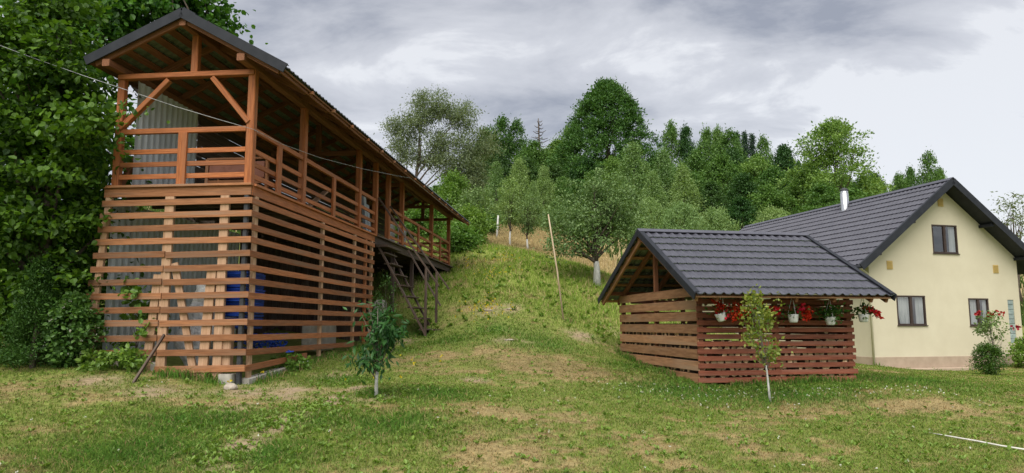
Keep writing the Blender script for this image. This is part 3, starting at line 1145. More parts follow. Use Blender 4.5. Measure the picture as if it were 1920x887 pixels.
# white slatted headboards
for k, (y, h) in enumerate(((9.5, .75), (10.9, .85))):
    hb = empty('slatted_headboard', barn_pt(-.30, y, .012), -BA, ('white slatted headboard with arched top on the barn deck, nearer the stairs' if k == 0 else 'white slatted headboard with arched top on the barn deck, farther from the stairs'), 'headboard', 'white headboards on the deck')
    m = MB(330)
    for i in range(11):
        yy = i * .095
        m.box(-.012, .012, yy, yy + .045, .0, h * (.75 + .25 * math.sin(math.pi * i / 10)))
    m.build('slats', M['white'], hb)
    m = MB(331)
    m.tube([(0, i * .0995, h * (.75 + .25 * math.sin(math.pi * i / 10))) for i in range(11)], .03, 8)
    m.build('top_rail', M['white'], hb)
for k in range(2):
    m = MB(340 + k)
    for i in range(3):
        m.beam((-.5 + i * .03, 8.1 + k * .3, .012), (-.62 + i * .03, 8.12 + k * .3, 1.25 - k * .2), .02, .22, (0, 1, 0))
    o = m.build('metal_sheet', M['sheet'])
    o.location = barn_pt(0, 0, 0)
    o.rotation_euler = (0, 0, -BA)
    tag(o, ('taller' if k == 0 else 'shorter') + ' pale blue grey panel leaning in the barn doorway', 'panel', 'pale panels in the doorway')
m = MB(345)
m.beam((-.3, 3.1, .02), (-.42, 4.7, .75), .04, .14, (1, 0, 0))
o = m.build('wooden_plank', M['raw'])
o.location = barn_pt(0, 0, 0)
o.rotation_euler = (0, 0, -BA)
tag(o, 'loose plank slanting behind the side railing of the barn', 'plank')

# stick leaning on the front slats
a_, b_ = on_ground(248, 720), at(308, 628, 12.48)
m = MB(350)
m.beam((a_[0], a_[1], gz(*a_) - .03), tuple(b_), .035, .05, (0, 1, 0))
o = m.build('leaning_stick', M['dark'])
tag(o, 'weathered wooden stick leaning on the barn front slats', 'stick')

# white electric cable
pts = [at(-40, 70, 12.0), at(60, 108, 12.1), at(160, 143, 12.2), at(250, 173, 12.25), at(330, 200, 12.3), at(410, 224, 12.35)]
pts += [np.array(barn_pt(.02, -.03, .98)), np.array(barn_pt(.10, 1.0, .97)), np.array(barn_pt(.22, 2.6, 1.08)), np.array(barn_pt(.42, 5.0, 1.35)), np.array(barn_pt(.60, 7.4, 1.68)), np.array(barn_pt(.68, 8.6, 1.86)),
        np.array(barn_pt(.70, 12, 1.84)), np.array(barn_pt(.70, 15, 1.84))]
m = MB(355)
m.tube(pts, .0045, 6)
o = m.build('electric_cable', M['plastic'])
tag(o, 'thin white cable strung from the trees along the barn eave', 'cable')


# ------------------------------------------------------------------ the woodshed
def build_shed():
    root = empty('woodshed', SO, -SA, 'slatted woodshed with dark tiled gable roof and stacked firewood inside', 'shed')
    WX, DY = 3.57, 4.8
    RY, RZ = 2.12, 3.42
    EY, EZ = -.86, 1.79
    BY, BZ = 5.25, 1.88
    XA, XB = -.46, 3.94
    k = (RZ - EZ) / (RY - EY)
    for i, (x, y, h) in enumerate(((.07, .07, 2.16), (WX / 2, .07, 2.16), (WX - .07, .07, 2.16), (.07, DY - .07, 2.0), (WX / 2, DY - .07, 2.0), (WX - .07, DY - .07, 2.0), (.07, DY / 2, 3.1), (WX - .07, DY / 2, 3.1))):
        m = MB(400 + i)
        m.box(x - .05, x + .05, y - .05, y + .05, -.1, h)
        m.build('post', M['rafter'], root)
    m = MB(410)
    for i in range(12):
        z = .075 + .147 * i
        j = WX / 2 + .05
        m.beam((-.03, -.003, z), (j - .003, -.003, z), .024, .098, jit=.006)
        m.beam((j + .003, -.003, z), (WX + .03 + m.r.uniform(-.03, .03), -.003, z), .024, .098, jit=.006)
    m.build('front_slat_wall', M['red'], root)
    m = MB(411)
    for i in range(8):
        z = .10 + .255 * i
        y1 = DY + .02
        y0 = .01
        if i == 7:
            y0 = .22
        m.beam((-.003, y0, z), (-.003, y1, z), .026, .195, jit=.009)
    m.build('side_board_wall', M['brown'], root)
    m = MB(412)
    for i in range(12):
        z = .075 + .16 * i
        m.beam((.3, DY - .0, z), (WX + .03, DY - .0, z), .024, .098, jit=.006)
    m.build('rear_slat_wall', M['red'], root)
    m = MB(413)
    for i in range(12):
        z = .075 + .16 * i
        m.beam((WX - .0, .04, z), (WX - .0, DY - .02, z), .024, .098, jit=.006)
    m.build('end_slat_wall', M['red'], root)
    for y, z in ((.07, 2.16), (DY - .07, 2.0)):
        m = MB(415)
        m.box(-.3, WX + .35, y - .05, y + .05, z, z + .10)
        m.build('wall_plate', M['rafter'], root)
    m = MB(416)
    m.box(XA + .05, XB - .05, RY - .05, RY + .05, RZ - .27, RZ - .14)
    m.build('ridge_beam', M['rafter'], root)
    kb = (RZ - BZ) / (BY - RY)
    for i, x in enumerate((XA + .09, .07, .95, 1.8, 2.65, WX - .07, XB - .09)):
        for (ey, ez, kk, s) in ((EY, EZ, k, -1), (BY, BZ, kb, 1)):
            m = MB(420 + i)
            m.beam((x, RY + s * .03, RZ - .175), (x, ey - s * .10, ez + .10 * kk - .125), .06, .13, (0, 0, 1))
            m.build('rafter', M['brown'] if i == 0 else M['rafter'], root)
    m = MB(430)
    for (ey, ez, kk, s) in ((EY, EZ, k, -1), (BY, BZ, kb, 1)):
        for t in np.linspace(.05, .97, 8):
            y = RY + (ey - RY) * t
            z = RZ + (ez - RZ) * t - .066
            m.beam((XA + .04, y, z), (XB - .04, y, z), .11, .025, (0, s * kk, 1))
    m.build('batten_row', M['brown'], root)
    for (ey, ez, s) in ((EY, EZ, -1), (BY, BZ, 1)):
        m = MB(431)
        vs, fs = tiled(lambda t, q: XA + t * (XB - XA), XB - XA, (ey, ez), (RY, RZ), .2, .37, .024, .036, 8)
        m.add(vs, fs if s < 0 else [tuple(reversed(q)) for q in fs], None, 0, False)
        m.add([(x, y, z - .012) for (x, y, z) in vs], fs if s > 0 else [tuple(reversed(q)) for q in fs], None, 1, False)
        m.build('roof_sheet', [M['tile'], M['under']], root)
    m = MB(432)
    m.beam((XA - .02, RY - .075, RZ + .018), (XB + .02, RY - .075, RZ + .018), .17, .02, (0, -k, 1))
    m.beam((XA - .02, RY + .075, RZ + .020), (XB + .02, RY + .075, RZ + .020), .17, .02, (0, kb, 1))
    m.build('ridge_cap', M['tile'], root)
    for x in (XA - .012, XB + .012):
        for (ey, ez) in ((EY, EZ), (BY, BZ)):
            s = 1 if ey > RY else -1
            m = MB(433)
            m.beam((x, RY - s * .01, RZ - .03), (x, ey + s * .03, ez - .03), .02, .15, (0, 0, 1))
            xx = x + (.05 if x < 0 else -.05)
            m.beam((xx, RY - s * .01, RZ + .052), (xx, ey + s * .03, ez + .052), .11, .014, (0, 0, 1))
            m.build('barge_board', M['trim'], root)
    m = MB(434)
    m.box(WX - .2, WX + .42, -.40, -.33, 1.87, 1.93)
    m.build('eave_bracket', M['rafter'], root)
    return root


shed = build_shed()


def shed_pt(x, y, z):
    return Vector(to_world(SO, SA, (x, y, z)))


# firewood
def log_mesh(seed):
    rr = random.Random(seed)
    n = rr.choice((4, 5, 6))
    prof = []
    for i in range(n):
        a = 2 * math.pi * (i + rr.uniform(-.25, .25)) / n
        prof.append((math.cos(a) * rr.uniform(.7, 1.1), math.sin(a) * rr.uniform(.55, .9)))
    m = MB(seed)
    vs = [(x * .085, -.19 + rr.uniform(-.01, .01), z * .085) for x, z in prof] + [(x * .08, .19, z * .08) for x, z in prof]
    m.add(vs, [(i, (i + 1) % n, n + (i + 1) % n, n + i) for i in range(n)], None, 1)
    m.add(vs, [tuple(range(n)), tuple(range(2 * n - 1, n - 1, -1))], None, 0)
    o = m.build('firewood_log', [M['logend'], M['logbark']])
    return o


protos = [log_mesh(500 + i) for i in range(7)]
fresh = list(protos)
rr = random.Random(77)


def place_log(p, rz):
    o = fresh.pop() if fresh else None
    if o is None:
        src = rr.choice(protos)
        o = src.copy()
        COL.objects.link(o)
    o.location = p
    o.rotation_euler = (rr.uniform(-.1, .1), rr.uniform(-3, 3), rz + rr.uniform(-.12, .12))
    s = rr.uniform(.8, 1.2)
    o.scale = (s, 1, s)
    tag(o, 'split firewood log stacked behind the woodshed slats', 'firewood', 'split firewood in the woodshed')


for i in range(24):
    x = .16 + i * .142
    top = 5 + (1 if x < 1.2 else 0) + (3 if x > 2.7 else 0) + rr.choice((0, 0, 1))
    for j in range(top):
        if rr.random() < .06:
            continue
        place_log(shed_pt(x + (j % 2) * .06 + rr.uniform(-.02, .02), (.235 + rr.uniform(-.02, .05)), .06 + j * .128), -SA)
for i in range(17):
    y = .62 + i * .245
    for j in range(8 + rr.choice((0, 0, 1))):
        if j * .15 + .1 < .41 * y / 4.8 - .1:
            continue
        place_log(shed_pt(.25 + rr.uniform(-.03, .03), y + rr.uniform(-.03, .03), .10 + j * .15), -SA + math.pi / 2)


# ------------------------------------------------------------------ foliage machinery
def leaf_geo(P, T, Nn, size, kind='kite', width=.55, fold=.18):
    """P centres, T tip directions, Nn face normals, size per leaf"""
    n = len(P)
    T = T / (np.linalg.norm(T, axis=1, keepdims=True) + 1e-9)
    Sd = np.cross(T, Nn)
    Sd = Sd / (np.linalg.norm(Sd, axis=1, keepdims=True) + 1e-9)
    U = np.cross(Sd, T)
    s = size[:, None]
    w = s * width * .5
    if kind == 'kite':
        V = np.stack([P, P + T * s * .45 + Sd * w + U * w * fold, P + T * s, P + T * s * .45 - Sd * w + U * w * fold], 1)
        F = np.array([[0, 1, 2, 3]])
        k = 4
    else:
        f = fold * w
        V = np.stack([P, P + T * s * .22 + Sd * w * .85 + U * f, P + T * s * .62 + Sd * w + U * f * .9, P + T * s - U * s * .10,
                      P + T * s * .62 - Sd * w + U * f * .9, P + T * s * .22 - Sd * w * .85 + U * f], 1)
        F = np.array([[0, 1, 2, 3], [0, 3, 4, 5]])
        k = 6
    faces = (np.arange(n)[:, None, None] * k + F[None]).reshape(-1, 4)
    return V.reshape(-1, 3), faces


PROF = {
    'oval': lambda h: np.sin(np.pi * np.clip(h, 0, 1) ** .85) ** .6,
    'round': lambda h: np.sqrt(np.clip(1 - (2 * h - 1) ** 2, 0, 1)),
    'cone': lambda h: (1 - h) ** .85 * np.minimum(1, .55 + h * 5),
    'birch': lambda h: np.sin(np.pi * np.clip(h * .93 + .07, 0, 1) ** .62) ** .85,
    'dome': lambda h: np.clip(1 - h ** 2.0, 0, 1) ** .62 * np.minimum(1, .62 + h * 2.2),
    'beech': lambda h: (1 - h) ** .64 * np.minimum(1, .7 + h * 2),
    'vase': lambda h: np.clip(np.minimum(1, .25 + h * 1.5), 0, 1) * np.clip(1 - h ** 4, 0, 1) ** .5,
}


def crown_points(rng, H, Rr, base, shape, nclump, nleaf, clump, squash=.7, shell=.4, lobe=.22, blobs=None):
    if blobs is not None:
        ws = np.array([b[1][0] * b[1][1] * b[1][2] for b in blobs]) ** .7
        pick = rng.choice(len(blobs), nclump, p=ws / ws.sum())
        d = rng.normal(size=(nclump, 3))
        d /= np.linalg.norm(d, axis=1, keepdims=True)
        rad = rng.uniform(0, 1, nclump) ** shell
        C = np.array([blobs[i][0] for i in pick]) + d * rad[:, None] * np.array([blobs[i][1] for i in pick])
        ax = np.array([blobs[i][0] for i in pick])
        out = C - ax
    else:
        h = rng.uniform(0, 1, nclump) ** .9
        th = rng.uniform(0, 2 * np.pi, nclump)
        p1, p2, p3 = rng.uniform(0, 6.3, 3)
        mod = 1 + lobe * (np.sin(3 * th + p1 + 4 * h) * .5 + np.sin(5 * th + p2 - 7 * h) * .5 + np.sin(11 * h + p3) * .5)
        r = Rr * PROF[shape](h) * mod * rng.uniform(0, 1, nclump) ** shell
        C = np.c_[r * np.cos(th), r * np.sin(th), H * (base + (1 - base) * h)]
        out = np.c_[np.cos(th), np.sin(th), (h - .4) * .8]
    per = rng.poisson(nleaf, nclump)
    ci = np.repeat(np.arange(nclump), per)
    sz = clump * rng.uniform(.55, 1.35, nclump)
    off = rng.normal(size=(len(ci), 3)) * np.array([1, 1, squash]) * sz[ci][:, None] * .55
    P = C[ci] + off
    return P, out[ci] / (np.linalg.norm(out[ci], axis=1, keepdims=True) + 1e-9), C


def tree_parts(seed, H, Rr, base, shape, nclump, nleaf, leaf, clump, mat, bark, tr=.15, squash=.7, shell=.4, lobe=.22, blobs=None,
               limbs=12, kind='kite', width=.55, droop=.2, lean=(0, 0), lime=0, fork=None, upright=.6):
    rng = np.random.default_rng(seed)
    P, O, C = crown_points(rng, H, Rr, base, shape, nclump, nleaf, clump, squash, shell, lobe, blobs)
    n = len(P)
    lf = leaf * rng.uniform(.5, 1.4, n)
    T = O * .6 + rng.normal(size=(n, 3)) * .75 + np.array([0, 0, -droop])
    Nn = np.array([0, 0, upright]) + O * .35 + rng.normal(size=(n, 3)) * .55
    sh = np.array([lean[0], lean[1], 0]) * np.clip(P[:, 2:3] / H, 0, 1.2) ** 1.2
    V, F = leaf_geo(P + sh, T, Nn, lf, kind, width)
    crown_me = np_mesh('crown', V, F, mat)
    m = MB(seed)
    rr_ = random.Random(seed)
    top = H * min(.92, base + (1 - base) * .8)
    tp = []
    for i in range(7):
        t = i / 6
        tp.append((lean[0] * t ** 1.2 * top / H + rr_.gauss(0, tr * .35) * (i > 0), lean[1] * t ** 1.2 * top / H + rr_.gauss(0, tr * .35) * (i > 0), top * t - .15 * (i == 0)))
    rads = [tr * (1.25 if i == 0 else 1) * (1 - .88 * i / 6) for i in range(7)]
    if lime:
        # lime-washed foot as its own stretch of the same trunk
        ki = max(i for i in range(7) if tp[i][2] < lime)
        f_ = (lime - tp[ki][2]) / (tp[ki + 1][2] - tp[ki][2])
        q = Vector(tp[ki]).lerp(Vector(tp[ki + 1]), f_)
        rq = rads[ki] * (1 - f_) + rads[ki + 1] * f_
        m.tube(tp[:ki + 1] + [tuple(q)], rads[:ki + 1] + [rq], 10, 1)
        m.tube([tuple(q)] + tp[ki + 1:], [rq * .97] + rads[ki + 1:], 10, 0)
    else:
        m.tube(tp, rads, 9, 0)
    if limbs:
        sel = rng.choice(len(C), min(limbs, len(C)), replace=False)
        for i in sel:
            c = Vector(C[i])
            c.x += lean[0] * max(0, min(1.2, c.z / H)) ** 1.2
            c.y += lean[1] * max(0, min(1.2, c.z / H)) ** 1.2
            t0 = max(.12 if not fork else fork, min(.92, (c.z / H) * .55))
            t0 *= rr_.uniform(.75, 1.0)
            f = t0 * H / top * 6
            f = max(0, min(5.99, f))
            a = Vector(tp[int(f)]).lerp(Vector(tp[int(f) + 1]), f - int(f))
            ra = rads[int(f)] * .55
            mid = a.lerp(c, .5) + Vector((rr_.gauss(0, .06), rr_.gauss(0, .06), .06)) * (c - a).length
            q1 = a.lerp(mid, .5) + Vector((rr_.gauss(0, .02), rr_.gauss(0, .02), 0)) * (c - a).length
            m.tube([a, q1, mid, c], [ra, ra * .75, ra * .5, ra * .15], 6, 0, False)
    me = m.build('trunk', [bark, M['lime']])
    tm = me.data
    bpy.data.objects.remove(me)
    return tm, crown_me


def make_tree(name, loc, parts, label, cat='tree', group=None, rz=0, scale=1.0):
    root = empty(name, loc, rz, label, cat, group)
    link('trunk', parts[0], root)
    link('crown', parts[1], root)
    root.scale = (scale, scale, scale) if isinstance(scale, (int, float)) else scale
    return root


# ------------------------------------------------------------------ big leafy trees on the left
def world_blobs(base, lst):
    out = []
    for (u, v, Y, r) in lst:
        out.append((np.array(at(u, v, Y)) - np.array(base), np.array(r)))
    return out


hb_ = (-8.55, 13.1)
hb_ = (hb_[0], hb_[1], gz(*hb_))
bl = world_blobs(hb_, [(60, 420, 12.9, (1.15, 1.2, 1.0)), (30, 250, 12.6, (1.3, 1.2, 1.1)), (90, 140, 12.9, (1.1, 1.2, .9)), (20, 60, 12.8, (1.3, 1.2, 1.0)), (100, 20, 13.4, (1.2, 1.2, 1.0)),
                       (140, 300, 12.6, (.72, .9, .7)), (110, 530, 13.0, (.8, .8, .6)), (10, 560, 13.0, (1.2, 1.0, .9)), (175, 225, 12.2, (.62, .45, .42)), (150, 400, 12.9, (.6, .7, .5)), (-80, 350, 13, (1.2, 1.3, 2.6)),
                       (215, 195, 12.05, (.42, .25, .20)), (60, 640, 13.4, (1.0, .6, .5))])
pt = tree_parts(601, 7.6, 1, .2, 'oval', 330, 105, .104, .50, M['lf_hazel'], M['bark'], .14, .34, .75, .2, bl, 26, 'round', .82, .30, upright=1.1)
make_tree('hazel_tree', hb_, pt, 'big round-leaved hazel tree pressing against the left end of the barn')
b2 = (-7.6, 18.5)
b2 = (b2[0], b2[1], gz(*b2))
bl = world_blobs(b2, [(180, 60, 17, (1.6, 1.5, 1.4)), (280, 20, 18, (1.5, 1.5, 1.2)), (370, 15, 18.5, (.95, 1.2, .75)), (400, 40, 19.2, (.5, .7, .35)), (300, -60, 18.5, (1.6, 1.6, 1.2)), (120, -20, 17.5, (1.7, 1.5, 1.4)), (60, 150, 16.5, (1.6, 1.3, 1.5)), (30, 330, 16, (1.6, 1.2, 1.7)),
                      (60, 500, 16, (1.6, 1.0, 1.4)), (175, 260, 16, (.9, .9, 1.2)), (185, 400, 16, (.7, .8, 1.2)), (150, 560, 15.5, (.9, .7, 1.0))])
pt = tree_parts(602, 9.5, 1, .2, 'oval', 430, 66, .14, .5, M['lf_hazel'], M['bark'], .2, .6, .5, .2, bl, 40, 'round', .8, .3)
make_tree('lime_tree', b2, pt, 'tall green broadleaf tree rising behind the barn ridge at the left')
# dark clipped conifer and white-flowering bush below
w = (at(62, 590, 12.2)[0], 12.3)
pt = tree_parts(603, 1.75, .5, .02, 'cone', 240, 110, .045, .15, M['lf_thuja'], M['bark'], .05, .9, .3, .1, None, 6, 'kite', .35, -.4)
make_tree('thuja_bush', (w[0], w[1], gz(*w)), pt, 'dense dark conical bush on the lawn left of the barn', 'bush')
w = (at(128, 640, 12.4)[0], 12.45)
pt = tree_parts(604, 1.15, .42, .05, 'round', 90, 40, .07, .16, M['lf_mid'], M['bark'], .02, .8, .4, .1, None, 8, 'round', .7, .2)
wb = make_tree('flowering_bush', (w[0], w[1], gz(*w)), pt, 'small bush with white flowers between thuja and barn slats', 'bush')


def petals(name, mat, pts, size, parent=None, seed=3, per=7):
    rng = np.random.default_rng(seed)
    pts = np.repeat(np.array(pts), per, axis=0)
    n = len(pts)
    T = rng.normal(size=(n, 3)) + np.array([0, 0, .3])
    V, F = leaf_geo(pts + rng.normal(size=(n, 3)) * size * .35, T, rng.normal(size=(n, 3)), size * rng.uniform(.6, 1.2, n), 'round', .9, .3)
    return link(name, np_mesh(name, V, F, mat), parent)


rng0 = np.random.default_rng(9)
a = rng0.normal(size=(60, 3))
a /= np.linalg.norm(a, axis=1, keepdims=True)
petals('flowers', M['petal_white'], a * np.array([.42, .42, .5]) + np.array([0, 0, .62]), .035, wb, 5, 4)
# twigs that climb inside the front slats
pt = tree_parts(605, 1.5, .45, .1, 'oval', 26, 14, .11, .16, M['lf_bright'], M['bark'], .012, .7, .4, .2, None, 16, 'round', .8, .4)
q = barn_pt(-2.05, .12, 0)
make_tree('climbing_plant', (q.x, q.y, gz(q.x, q.y)), pt, 'leafy green shoots growing up behind the front slats', 'plant')
pt = tree_parts(606, 1.7, .5, .3, 'oval', 30, 14, .10, .18, M['lf_mid'], M['bark'], .015, .7, .4, .2, None, 16, 'kite', .5, .2)
q = barn_pt(.35, 7.35, 0)
make_tree('young_shrub', (q.x, q.y, gz(q.x, q.y)), pt, 'thin leafy shrub beside the top of the barn staircase', 'shrub', scale=(.6, .6, 1.0))
for k, (u, v, lab) in enumerate(((178, 690, 'bright green weed clump at the left foot of the barn slats'), (245, 690, 'green weed clump at the foot of the leaning stick'), (545, 690, 'weed clump at the foot of the side slats'))):
    w = on_ground(u, v + 6)
    pt = tree_parts(610 + k, .32, .28, .02, 'round', 26, 22, .075, .10, M['lf_bright'] if k == 0 else M['lf_weed'], M['bark'], .008, .7, .4, .1, None, 6, 'round', .7, .1)
    make_tree('weed_clump', (w[0], w[1], gz(*w)), pt, lab, 'weed')

# ------------------------------------------------------------------ the house
def build_house():
    root = empty('cream_house', HO, -HA, 'cream rendered house with steep dark tiled roof and brown windows', 'house')
    WW, LL = 6.55, 12.0
    PX, PZ = 3.26, 6.62                # ridge over the gable wall
    k = .776
    EX = -.80                          # eave tip
    EZ = PZ - (PX - EX) * k
    holes = [(1.07, 2.30, 1.45, 2.49), (4.19, 5.10, 1.43, 2.42), (2.80, 3.92, 4.02, 5.06), (5.98, 6.26, .80, 2.38)]
    wl = PZ - .16 - PX * k
    # gable wall with real openings
    bm = bmesh.new()

    def loop(pts):
        vs = [bm.verts.new(p) for p in pts]
        return [bm.edges.new((vs[i], vs[(i + 1) % len(vs)])) for i in range(len(vs))]
    es = loop([(0, 0, .0), (WW, 0, .0), (WW, 0, wl), (PX, 0, PZ - .16), (0, 0, wl)])
    for (x0, x1, z0, z1) in holes:
        es += loop([(x0, 0, z0), (x1, 0, z0), (x1, 0, z1), (x0, 0, z1)])
    bmesh.ops.triangle_fill(bm, use_beauty=True, edges=es)
    # reveals
    for (x0, x1, z0, z1) in holes:
        q = [(x0, z0), (x1, z0), (x1, z1), (x0, z1)]
        for i in range(4):
            (a, b), (c, d) = q[i], q[(i + 1) % 4]
            bm.faces.new([bm.verts.new(p) for p in ((a, 0, b), (c, 0, d), (c, .16, d), (a, .16, b))])
    for (pts) in ([(0, 0, 0), (0, LL, 0), (0, LL, wl), (0, 0, wl)], [(WW, 0, 0), (WW, 0, wl), (WW, LL, wl), (WW, LL, 0)],
                  [(0, LL, 0), (WW, LL, 0), (WW, LL, wl), (PX, LL, PZ - .16), (0, LL, wl)]):
        bm.faces.new([bm.verts.new(p) for p in pts])
    bmesh.ops.recalc_face_normals(bm, faces=bm.faces)
    me = bpy.data.meshes.new('wall')
    bm.to_mesh(me)
    bm.free()
    me.materials.append(M['render'])
    link('wall', me, root)
    m = MB(700)
    m.box(-.03, WW + .03, -.03, -.0025, -.3, .36)
    m.box(-.03, -.0025, .0, LL, -.3, .36)
    m.build('plinth', M['plinth'], root)
    m = MB(701)
    m.box(-.25, WW + .3, -.30, -.032, -.25, -.02)
    m.build('paving_strip', M['plinth'], root)
    # windows
    for wi, (x0, x1, z0, z1) in enumerate(holes[:3]):
        m = MB(710)
        y0, y1 = -.012, .06
        t = .055
        m.box(x0 + .002, x1 - .002, y0, y1, z0 + .002, z0 + t)
        m.box(x0 + .002, x1 - .002, y0, y1, z1 - t, z1 - .002)
        m.box(x0 + .002, x0 + t, y0 + .002, y1 - .002, z0 + t, z1 - t)
        m.box(x1 - t, x1 - .002, y0 + .002, y1 - .002, z0 + t, z1 - t)
        c = x0 + (x1 - x0) * .5
        m.box(c - .05, c + .05, y0 + .004, y1, z0 + t, z1 - t)
        win = m.build('window', M['frame'], root)
        m = MB(711)
        m.box(x0 - .03, x1 + .03, -.045, -.013, z0 - .03, z0 - .001)
        m.build('sill', M['frame'], win)
        m = MB(712)
        m.add([(x0 + t, .03, z0 + t), (x1 - t, .03, z0 + t), (x1 - t, .03, z1 - t), (x0 + t, .03, z1 - t)], [(0, 1, 2, 3)])
        m.build('pane', M['glass'], win)
        # curtains, gathered to the sides; the upper one imitates a bright sky reflection
        m = MB(713)
        for (a, b, pull) in ((x0 + .03, c + .10, .25 if wi == 0 else .0), (c + .25, x1 - .03, 0)):
            nn = 40
            vs, fs = [], []
            for i in range(nn + 1):
                t_ = i / nn
                for z, sc in ((z1, 1), (z0 + (z1 - z0) * .35, 1 - pull * .6), (z0, 1 - pull)):
                    xx = b - (b - a) * (1 - t_) * sc if pull else a + (b - a) * t_
                    vs.append((xx, .085 + .016 * math.sin(t_ * 38), z))
            for i in range(nn):
                for j in range(2):
                    fs.append((3 * i + j, 3 * i + j + 1, 3 * i + j + 4, 3 * i + j + 3))
            if wi != 2 or a > c:
                m.add(vs, fs, None, 0, True)
        if True:
            m.build('curtain_and_reflection', M['curtain_and_reflection'], win)
        m = MB(714)
        m.add([(x0 - .3, .9, z0 - .3), (x1 + .3, .9, z0 - .3), (x1 + .3, .9, z1 + .3), (x0 - .3, .9, z1 + .3)], [(0, 1, 2, 3)])
        m.build('dark_backing', M['interior'], win)  # near-black sheet standing in for the unlit room
    x0, x1, z0, z1 = holes[3]
    m = MB(720)
    n = 9
    for i in range(n):
        a = z0 + (z1 - z0) * i / n
        m.box(x0 + .004, x1 - .004, .02, .10, a + .006, a + (z1 - z0) / n - .006)
    m.build('glass_block_window', M['block'], root)
    # vents
    for (vx, vz) in ((3.27, 5.88), (.88, 3.55), (5.55, 3.50)):
        m = MB(725)
        m.box(vx - .12, vx + .12, -.02, -.002, vz - .15, vz + .15)
        for i in range(6):
            m.box(vx - .10, vx + .10, -.035, -.021, vz - .12 + i * .043, vz - .10 + i * .043)
        m.build('vent', M['vent'], root)
    # roof
    FY = -.62
    BYY = LL + .45

    def slope(sgn):
        ex = EX if sgn < 0 else 2 * PX - EX
        vs, fs = tiled(lambda t, s: FY + t * (BYY - FY), BYY - FY, (ex, EZ), (PX, PZ), .2, .36, .028, .040, 8)
        vs = [(b, a, c) for (a, b, c) in vs]
        m = MB(730)
        m.add(vs, fs if sgn < 0 else [tuple(reversed(q)) for q in fs], None, 0, False)
        return m.build('roof_sheet', M['tile'], root)
    slope(-1)
    slope(1)
    m = MB(731)
    for sgn in (-1, 1):
        ex = EX if sgn < 0 else 2 * PX - EX
        a = (PX - sgn * -.0, PZ - .075)
        b = (ex - sgn * .05, EZ - .05 * -0 - .075)
        m.beam((PX, (FY + BYY) / 2, PZ - .085), (b[0], (FY + BYY) / 2, b[1] - .01), BYY - FY - .06, .05, (0, 0, 1))
    m.build('soffit', M['trim'], root)
    for sgn in (-1, 1):
        ex = EX - .02 if sgn < 0 else 2 * PX - EX + .02
        m = MB(732)
        m.beam((PX, FY - .015, PZ - .06), (ex, FY - .015, EZ - .075), .025, .24, (0, 0, 1))
        m.beam((PX, FY + .05, PZ + .055), (ex, FY + .05, EZ + .04), .13, .014, (0, 0, 1))
        m.build('barge_board', M['trim'], root)
    m = MB(733)
    m.beam((PX - .075, FY - .02, PZ + .015), (PX - .075, BYY, PZ + .015), .18, .02, (-k, 0, 1))
    m.beam((PX + .075, FY - .02, PZ + .017), (PX + .075, BYY, PZ + .017), .18, .02, (k, 0, 1))
    m.build('ridge_cap', M['tile'], root)
    for x in (.05, 1.55, 2 * PX - 1.55, 2 * PX - .05):
        m = MB(734)
        z = PZ - abs(PX - x) * k - .25
        m.box(x - .05, x + .05, FY + .08, -.003, z - .05, z + .06)
        m.build('purlin_end', M['trim'], root)
    # gutter and downpipe
    m = MB(735)
    m.tube([(EX - .05, FY, EZ - .06), (EX - .05, BYY, EZ - .06)], .06, 10)
    m.build('gutter', M['trim'], root)
    m = MB(736)
    m.tube([(EX - .03, -.28, EZ - .12), (-.45, -.16, wl - .55), (-.09, -.09, wl - .75), (-.09, -.09, -.05)], .038, 8)
    m.build('downpipe', M['render'], root)
    # steel flue
    fl = (2.85, 4.4)
    z = PZ - (PX - fl[0]) * k
    m = MB(740)
    m.lathe([(.165, z - .3), (.165, z + .66), (.15, z + .67), (.15, z + .78)], (fl[0], fl[1], 0), 20)
    flo = m.build('flue', M['steel'], root)
    m = MB(741)
    m.lathe([(.0, z + .93), (.10, z + .89), (.20, z + .80), (.19, z + .785), (.0, z + .80)], (fl[0], fl[1], 0), 20)
    m.lathe([(.02, z + .72), (.02, z + .80)], (fl[0] + .1, fl[1], 0), 6)
    m.lathe([(.02, z + .72), (.02, z + .80)], (fl[0] - .1, fl[1], 0), 6)
    m.build('flue_cap', M['blackmetal'], flo)
    return root


house = build_house()

